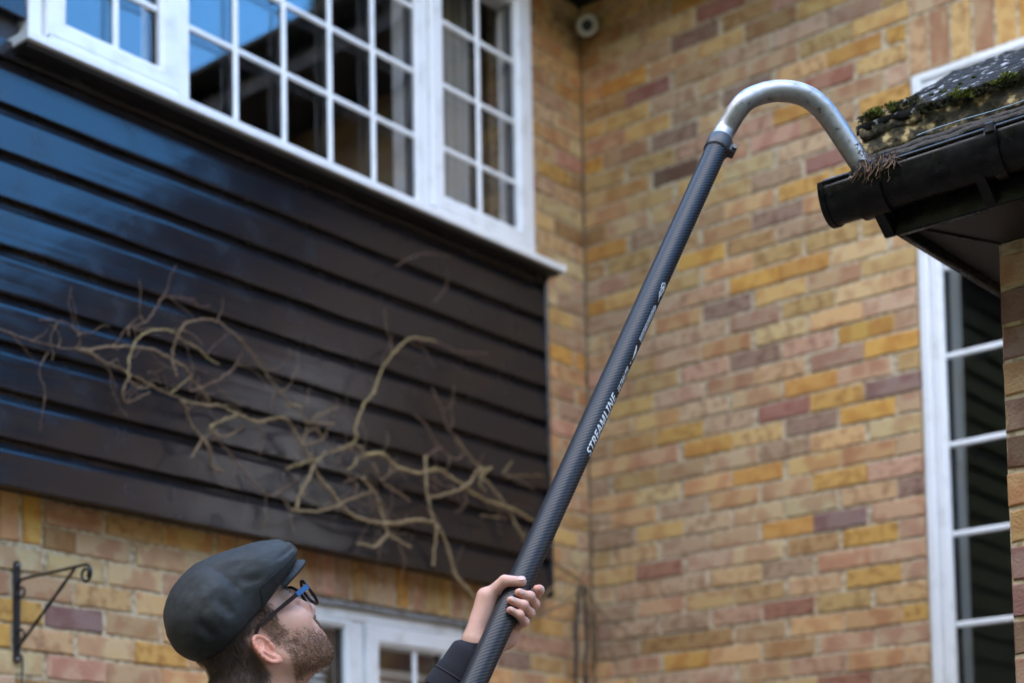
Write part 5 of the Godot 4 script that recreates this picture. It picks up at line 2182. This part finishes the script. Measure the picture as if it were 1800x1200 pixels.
func make_tree() -> void:
	# a conifer beyond the right wing; the upper window mirrors its top
	var t := thing("conifer_tree", "dark conifer beyond the right wing, mirrored in the upper window", "tree", Vector3(10.5, 0, 11.2), Basis.from_scale(Vector3(1.2, 1.22, 1.2)))
	part("trunk", tube([Vector3(0, 0, 0), Vector3(0.05, 5, 0), Vector3(0, 11.5, 0)], [0.28, 0.18, 0.03], 10), mat(lin(0.10, 0.07, 0.05), 0.9), t)
	var st := begin()
	st.set_smooth_group(0xFFFFFFFF)
	var r := RandomNumberGenerator.new()
	r.seed = 5
	for i in 9000:
		var y := 2.0 + 9.8 * sqrt(r.randf())
		var reach := (12.2 - y) * 0.26 * (0.75 + 0.25 * sin(y * 3.1 + r.randf() * 1.2))
		var a := r.randf() * TAU
		var rr := reach * sqrt(r.randf())
		var c := Vector3(cos(a) * rr, y - rr * 0.25, sin(a) * rr)
		var out := Vector3(cos(a), -0.3, sin(a)) * r.randf_range(0.12, 0.30)
		var w := Vector3(r.randfn(), r.randfn(), r.randfn()).normalized() * 0.05
		st.set_color(Color(0.022, 0.034, 0.016).lerp(Color(0.06, 0.075, 0.03), r.randf()))
		for p in [c - w, c + out, c + w]:
			st.add_vertex(p)
	part("crown", done(st), M.vc, t)


func make_hedges() -> void:
	# unseen evergreen hedges behind the camera, placed to block low sky light
	for e in [["unseen tall evergreen hedge opposite the right wing, placed to block low sky light", Vector3(-11.2, 0, -5.0), Vector3(-10.0, 7.3, 11.0), 41], ["unseen lower evergreen hedge facing the weatherboards, placed to block low sky light", Vector3(-10.0, 0, 9.6), Vector3(-0.8, 6.2, 10.8), 42]]:
		var lo: Vector3 = e[1]
		var hi: Vector3 = e[2]
		var t := thing("unseen_hedge", e[0], "hedge")
		part("core", rough_block(lo, hi, 12, 10, 12, 0.35, 0.9), mat(lin(0.040, 0.055, 0.022), 0.95), t)
		var st := begin()
		st.set_smooth_group(0xFFFFFFFF)
		var r := RandomNumberGenerator.new()
		r.seed = e[3]
		for i in 12000:
			var p := Vector3(r.randf_range(lo.x, hi.x), r.randf_range(0.0, hi.y), r.randf_range(lo.z, hi.z))
			match r.randi() % 3:
				0:
					p.x = hi.x + r.randfn() * 0.12
				1:
					p.z = lo.z + r.randfn() * 0.12
				2:
					p.y = hi.y + r.randfn() * 0.15
			var a := Vector3(r.randfn(), r.randfn() - 0.4, r.randfn()).normalized() * 0.22
			var w := a.cross(Vector3(r.randfn(), r.randfn(), r.randfn())).normalized() * 0.05
			st.set_color(Color(0.022, 0.034, 0.014).lerp(Color(0.055, 0.075, 0.028), r.randf()))
			for q in [p - w, p + a, p + w]:
				st.add_vertex(q)
		var o := part("foliage", done(st), M.vc, t)
		o.set_meta("kind", "stuff")


var hook_pts := [Vector3(-2.628, 2.689, 2.225), Vector3(-2.600, 2.711, 2.249), Vector3(-2.569, 2.719, 2.279), Vector3(-2.535, 2.713, 2.309), Vector3(-2.508, 2.692, 2.332), Vector3(-2.486, 2.660, 2.349), Vector3(-2.466, 2.620, 2.366), Vector3(-2.446, 2.576, 2.385), Vector3(-2.422, 2.520, 2.408)]


# ---------------------------------------------------------------- the bare climber: radius in mm, distance from the wall, then x and y of each bend
var stems := [
	[8.5, 0.14, [-0.893, 2.118, -1.028, 2.214, -1.076, 2.301, -1.122, 2.360, -1.167, 2.387]],
	[7.5, 0.15, [-1.179, 2.384, -1.285, 2.374, -1.350, 2.354, -1.408, 2.343, -1.494, 2.336, -1.572, 2.343, -1.632, 2.362, -1.691, 2.411, -1.738, 2.459, -1.777, 2.512]],
	[5.5, 0.18, [-1.224, 2.608, -1.242, 2.505, -1.225, 2.422, -1.197, 2.358, -1.201, 2.292, -1.209, 2.225]],
	[7.0, 0.15, [-1.518, 2.560, -1.441, 2.574, -1.346, 2.552, -1.248, 2.545, -1.159, 2.573, -1.088, 2.577, -1.000, 2.545, -0.872, 2.510, -0.714, 2.504, -0.587, 2.477]],
	[6.0, 0.16, [-1.539, 2.477, -1.489, 2.447, -1.452, 2.414, -1.436, 2.384, -1.425, 2.341, -1.411, 2.308, -1.363, 2.287, -1.298, 2.281]],
	[5.5, 0.17, [-1.417, 2.305, -1.455, 2.276, -1.489, 2.252, -1.531, 2.252, -1.578, 2.251]],
	[5.5, 0.16, [-1.219, 2.458, -1.096, 2.499, -0.990, 2.547, -0.931, 2.609, -0.907, 2.624]],
	[6.5, 0.14, [-0.856, 2.637, -0.883, 2.598, -0.841, 2.580, -0.778, 2.549, -0.708, 2.502, -0.679, 2.443, -0.629, 2.397]],
	[4.5, 0.17, [-0.861, 2.630, -0.904, 2.606, -0.918, 2.562, -0.896, 2.541]],
	[3.0, 0.13, [-3.003, 2.651, -2.928, 2.643, -2.865, 2.639, -2.773, 2.642, -2.707, 2.654, -2.611, 2.641]],
	[4.5, 0.14, [-2.721, 2.650, -2.660, 2.648, -2.604, 2.635, -2.520, 2.620, -2.442, 2.603, -2.376, 2.589, -2.322, 2.583]],
	[5.5, 0.14, [-2.322, 2.583, -2.223, 2.586, -2.146, 2.604, -2.081, 2.588, -2.008, 2.579, -1.945, 2.601, -1.890, 2.614, -1.849, 2.598, -1.821, 2.566, -1.798, 2.529, -1.767, 2.516]],
	[4.5, 0.17, [-2.724, 2.639, -2.628, 2.668, -2.544, 2.687, -2.469, 2.695, -2.408, 2.688, -2.341, 2.670, -2.284, 2.639, -2.246, 2.609, -2.227, 2.591]],
	[3.6, 0.19, [-2.569, 2.590, -2.558, 2.649, -2.533, 2.707, -2.475, 2.750, -2.402, 2.764, -2.358, 2.752, -2.302, 2.734, -2.267, 2.717, -2.209, 2.707]],
	[3.4, 0.21, [-2.392, 2.628, -2.405, 2.690, -2.391, 2.765, -2.323, 2.813, -2.231, 2.833, -2.137, 2.802, -2.085, 2.763, -2.032, 2.724, -1.975, 2.669, -1.918, 2.629]],
	[2.6, 0.16, [-2.534, 2.726, -2.529, 2.756, -2.480, 2.778, -2.443, 2.816, -2.414, 2.863, -2.383, 2.883, -2.301, 2.890, -2.267, 2.885]],
	[4.5, 0.16, [-2.339, 2.572, -2.322, 2.541, -2.288, 2.504, -2.258, 2.475, -2.235, 2.441, -2.208, 2.396, -2.159, 2.395]],
	[3.2, 0.18, [-2.311, 2.406, -2.283, 2.442, -2.260, 2.471, -2.207, 2.504]],
	[4.2, 0.17, [-2.237, 2.501, -2.214, 2.525, -2.169, 2.548, -2.116, 2.573]],
	[3.2, 0.18, [-2.237, 2.507, -2.218, 2.487, -2.171, 2.493, -2.138, 2.512, -2.114, 2.534]],
	[3.6, 0.15, [-2.530, 2.614, -2.556, 2.571, -2.558, 2.546, -2.534, 2.532, -2.487, 2.559, -2.453, 2.576]],
	[3.4, 0.16, [-2.540, 2.586, -2.508, 2.572, -2.461, 2.589]],
	[3.0, 0.18, [-2.312, 2.605, -2.219, 2.654, -2.165, 2.694, -2.124, 2.728, -2.107, 2.765]],
	[3.0, 0.17, [-2.379, 2.587, -2.341, 2.620, -2.314, 2.648]],
	[3.0, 0.16, [-2.603, 2.626, -2.580, 2.648, -2.559, 2.629]],
	[2.6, 0.14, [-2.701, 2.655, -2.713, 2.689, -2.725, 2.714, -2.781, 2.712, -2.840, 2.707]],
	[1.8, 0.14, [-2.810, 2.620, -2.835, 2.579, -2.839, 2.545, -2.833, 2.514, -2.833, 2.474, -2.839, 2.392]],
	[2.4, 0.16, [-2.469, 2.630, -2.439, 2.639, -2.417, 2.613]],
	[4.2, 0.17, [-1.603, 2.567, -1.589, 2.600, -1.591, 2.638, -1.537, 2.723, -1.499, 2.773, -1.441, 2.870, -1.390, 2.935, -1.310, 2.997, -1.261, 3.021, -1.157, 3.029]],
	[2.0, 0.17, [-1.157, 3.029, -1.054, 3.020, -0.958, 3.033, -0.859, 3.058]],
	[4.6, 0.17, [-1.704, 2.531, -1.650, 2.555, -1.600, 2.579, -1.562, 2.575, -1.540, 2.552]],
	[5.0, 0.19, [-1.877, 2.314, -1.858, 2.369, -1.832, 2.417, -1.789, 2.475, -1.738, 2.523]],
	[4.6, 0.18, [-1.892, 2.310, -1.823, 2.317, -1.757, 2.329, -1.691, 2.353, -1.609, 2.393, -1.525, 2.428]],
	[3.4, 0.18, [-1.911, 2.442, -1.847, 2.466, -1.781, 2.495]],
	[3.6, 0.19, [-1.841, 2.521, -1.830, 2.565, -1.809, 2.583]],
	[3.2, 0.19, [-1.817, 2.536, -1.772, 2.554, -1.746, 2.570, -1.798, 2.590]],
	[4.4, 0.16, [-1.819, 2.618, -1.759, 2.624, -1.676, 2.633]],
	[3.2, 0.17, [-1.788, 2.628, -1.716, 2.667, -1.648, 2.694]],
	[3.4, 0.20, [-1.928, 2.632, -1.905, 2.641, -1.875, 2.639]],
	[2.8, 0.15, [-2.175, 2.493, -2.116, 2.450, -2.044, 2.382, -1.975, 2.352, -1.920, 2.369, -1.817, 2.434]],
	[2.6, 0.15, [-1.920, 2.365, -1.882, 2.340, -1.862, 2.323]],
	[4.0, 0.17, [-1.462, 2.481, -1.399, 2.464, -1.318, 2.434]],
	[3.2, 0.17, [-1.498, 2.531, -1.485, 2.500, -1.462, 2.481, -1.413, 2.517, -1.369, 2.536]],
	[3.0, 0.18, [-1.629, 2.481, -1.601, 2.510, -1.579, 2.533, -1.551, 2.537]],
	[3.0, 0.17, [-1.646, 2.441, -1.602, 2.460, -1.563, 2.479]],
	[2.6, 0.17, [-1.598, 2.412, -1.586, 2.438, -1.575, 2.459]],
	[2.6, 0.18, [-1.504, 2.368, -1.497, 2.394, -1.489, 2.409]],
	[3.0, 0.15, [-1.150, 2.872, -1.108, 2.805, -1.069, 2.739, -1.028, 2.707, -1.000, 2.675]],
	[3.4, 0.16, [-1.040, 2.707, -1.003, 2.681, -0.968, 2.659, -0.923, 2.633, -0.851, 2.630]],
	[3.0, 0.16, [-1.255, 2.752, -1.205, 2.710, -1.160, 2.674, -1.083, 2.638, -1.036, 2.634, -1.003, 2.667]],
	[2.8, 0.17, [-1.213, 2.612, -1.172, 2.635, -1.132, 2.657]],
	[1.8, 0.13, [-1.339, 3.257, -1.227, 3.328, -1.124, 3.367, -1.029, 3.378]],
	[2.0, 0.13, [-1.113, 3.193, -1.064, 3.243, -1.047, 3.293]],
	[2.4, 0.15, [-0.762, 2.630, -0.744, 2.659, -0.723, 2.684]],
	[3.0, 0.14, [-0.749, 2.634, -0.681, 2.623, -0.559, 2.611]],
	[2.6, 0.16, [-0.991, 2.514, -0.985, 2.490, -0.973, 2.480]],
	[3.0, 0.17, [-1.199, 2.534, -1.129, 2.522, -1.082, 2.524]],
	[3.2, 0.15, [-0.883, 2.456, -0.800, 2.463, -0.739, 2.464]],
	[1.8, 0.13, [-0.702, 2.634, -0.580, 2.657, -0.472, 2.676]],
	[1.8, 0.14, [-1.764, 2.743, -1.769, 2.694, -1.791, 2.677]],
	[2.0, 0.14, [-1.939, 2.687, -1.945, 2.639, -1.950, 2.611]],
	[2.0, 0.14, [-1.648, 2.729, -1.643, 2.701, -1.666, 2.658]],
	[1.8, 0.14, [-1.996, 2.565, -1.984, 2.522, -1.997, 2.474]],
]
var corner_stems := [
	[4.0, [-0.050, 2.577, -0.108, -0.050, 2.579, -0.043, -0.050, 2.573, 0.021, -0.050, 2.551, 0.158, -0.050, 2.516, 0.237]],
	[5.0, [-0.353, 2.369, 0.070, -0.291, 2.349, 0.070, -0.216, 2.329, 0.070, -0.163, 2.306, 0.070, -0.141, 2.277, 0.070]],
	[4.5, [-0.050, 2.331, -0.010, -0.050, 2.262, 0.041, -0.050, 2.207, 0.081, -0.050, 2.168, 0.120, -0.050, 2.141, 0.174]],
	[4.0, [-0.190, 2.326, 0.070, -0.138, 2.369, 0.070, -0.098, 2.409, 0.070, -0.080, 2.469, 0.070]],
	[5.0, [-0.517, 2.124, 0.070, -0.463, 2.143, 0.070, -0.352, 2.189, 0.070, -0.257, 2.234, 0.070, -0.168, 2.297, 0.070]],
	[3.2, [-0.771, 2.081, 0.300, -0.753, 2.126, 0.300, -0.724, 2.163, 0.300, -0.675, 2.202, 0.300]],
	[3.5, [-0.050, 2.136, 0.192, -0.050, 2.102, 0.197, -0.050, 2.090, 0.244, -0.050, 2.113, 0.292, -0.050, 2.151, 0.350]],
	[3.0, [-0.222, 2.166, 0.070, -0.146, 2.145, 0.070, -0.089, 2.128, 0.070]],
	[9.0, [-0.187, 2.294, 0.070, -0.198, 2.203, 0.070, -0.216, 2.110, 0.070, -0.212, 2.021, 0.070, -0.224, 1.874, 0.070]],
	[8.0, [-0.156, 2.289, 0.070, -0.145, 2.186, 0.070, -0.141, 2.073, 0.070, -0.160, 1.981, 0.070, -0.156, 1.879, 0.070]],
	[6.0, [-0.050, 2.320, 0.007, -0.050, 2.283, 0.022, -0.050, 2.176, 0.047, -0.050, 2.061, 0.055, -0.050, 1.891, 0.034]],
]
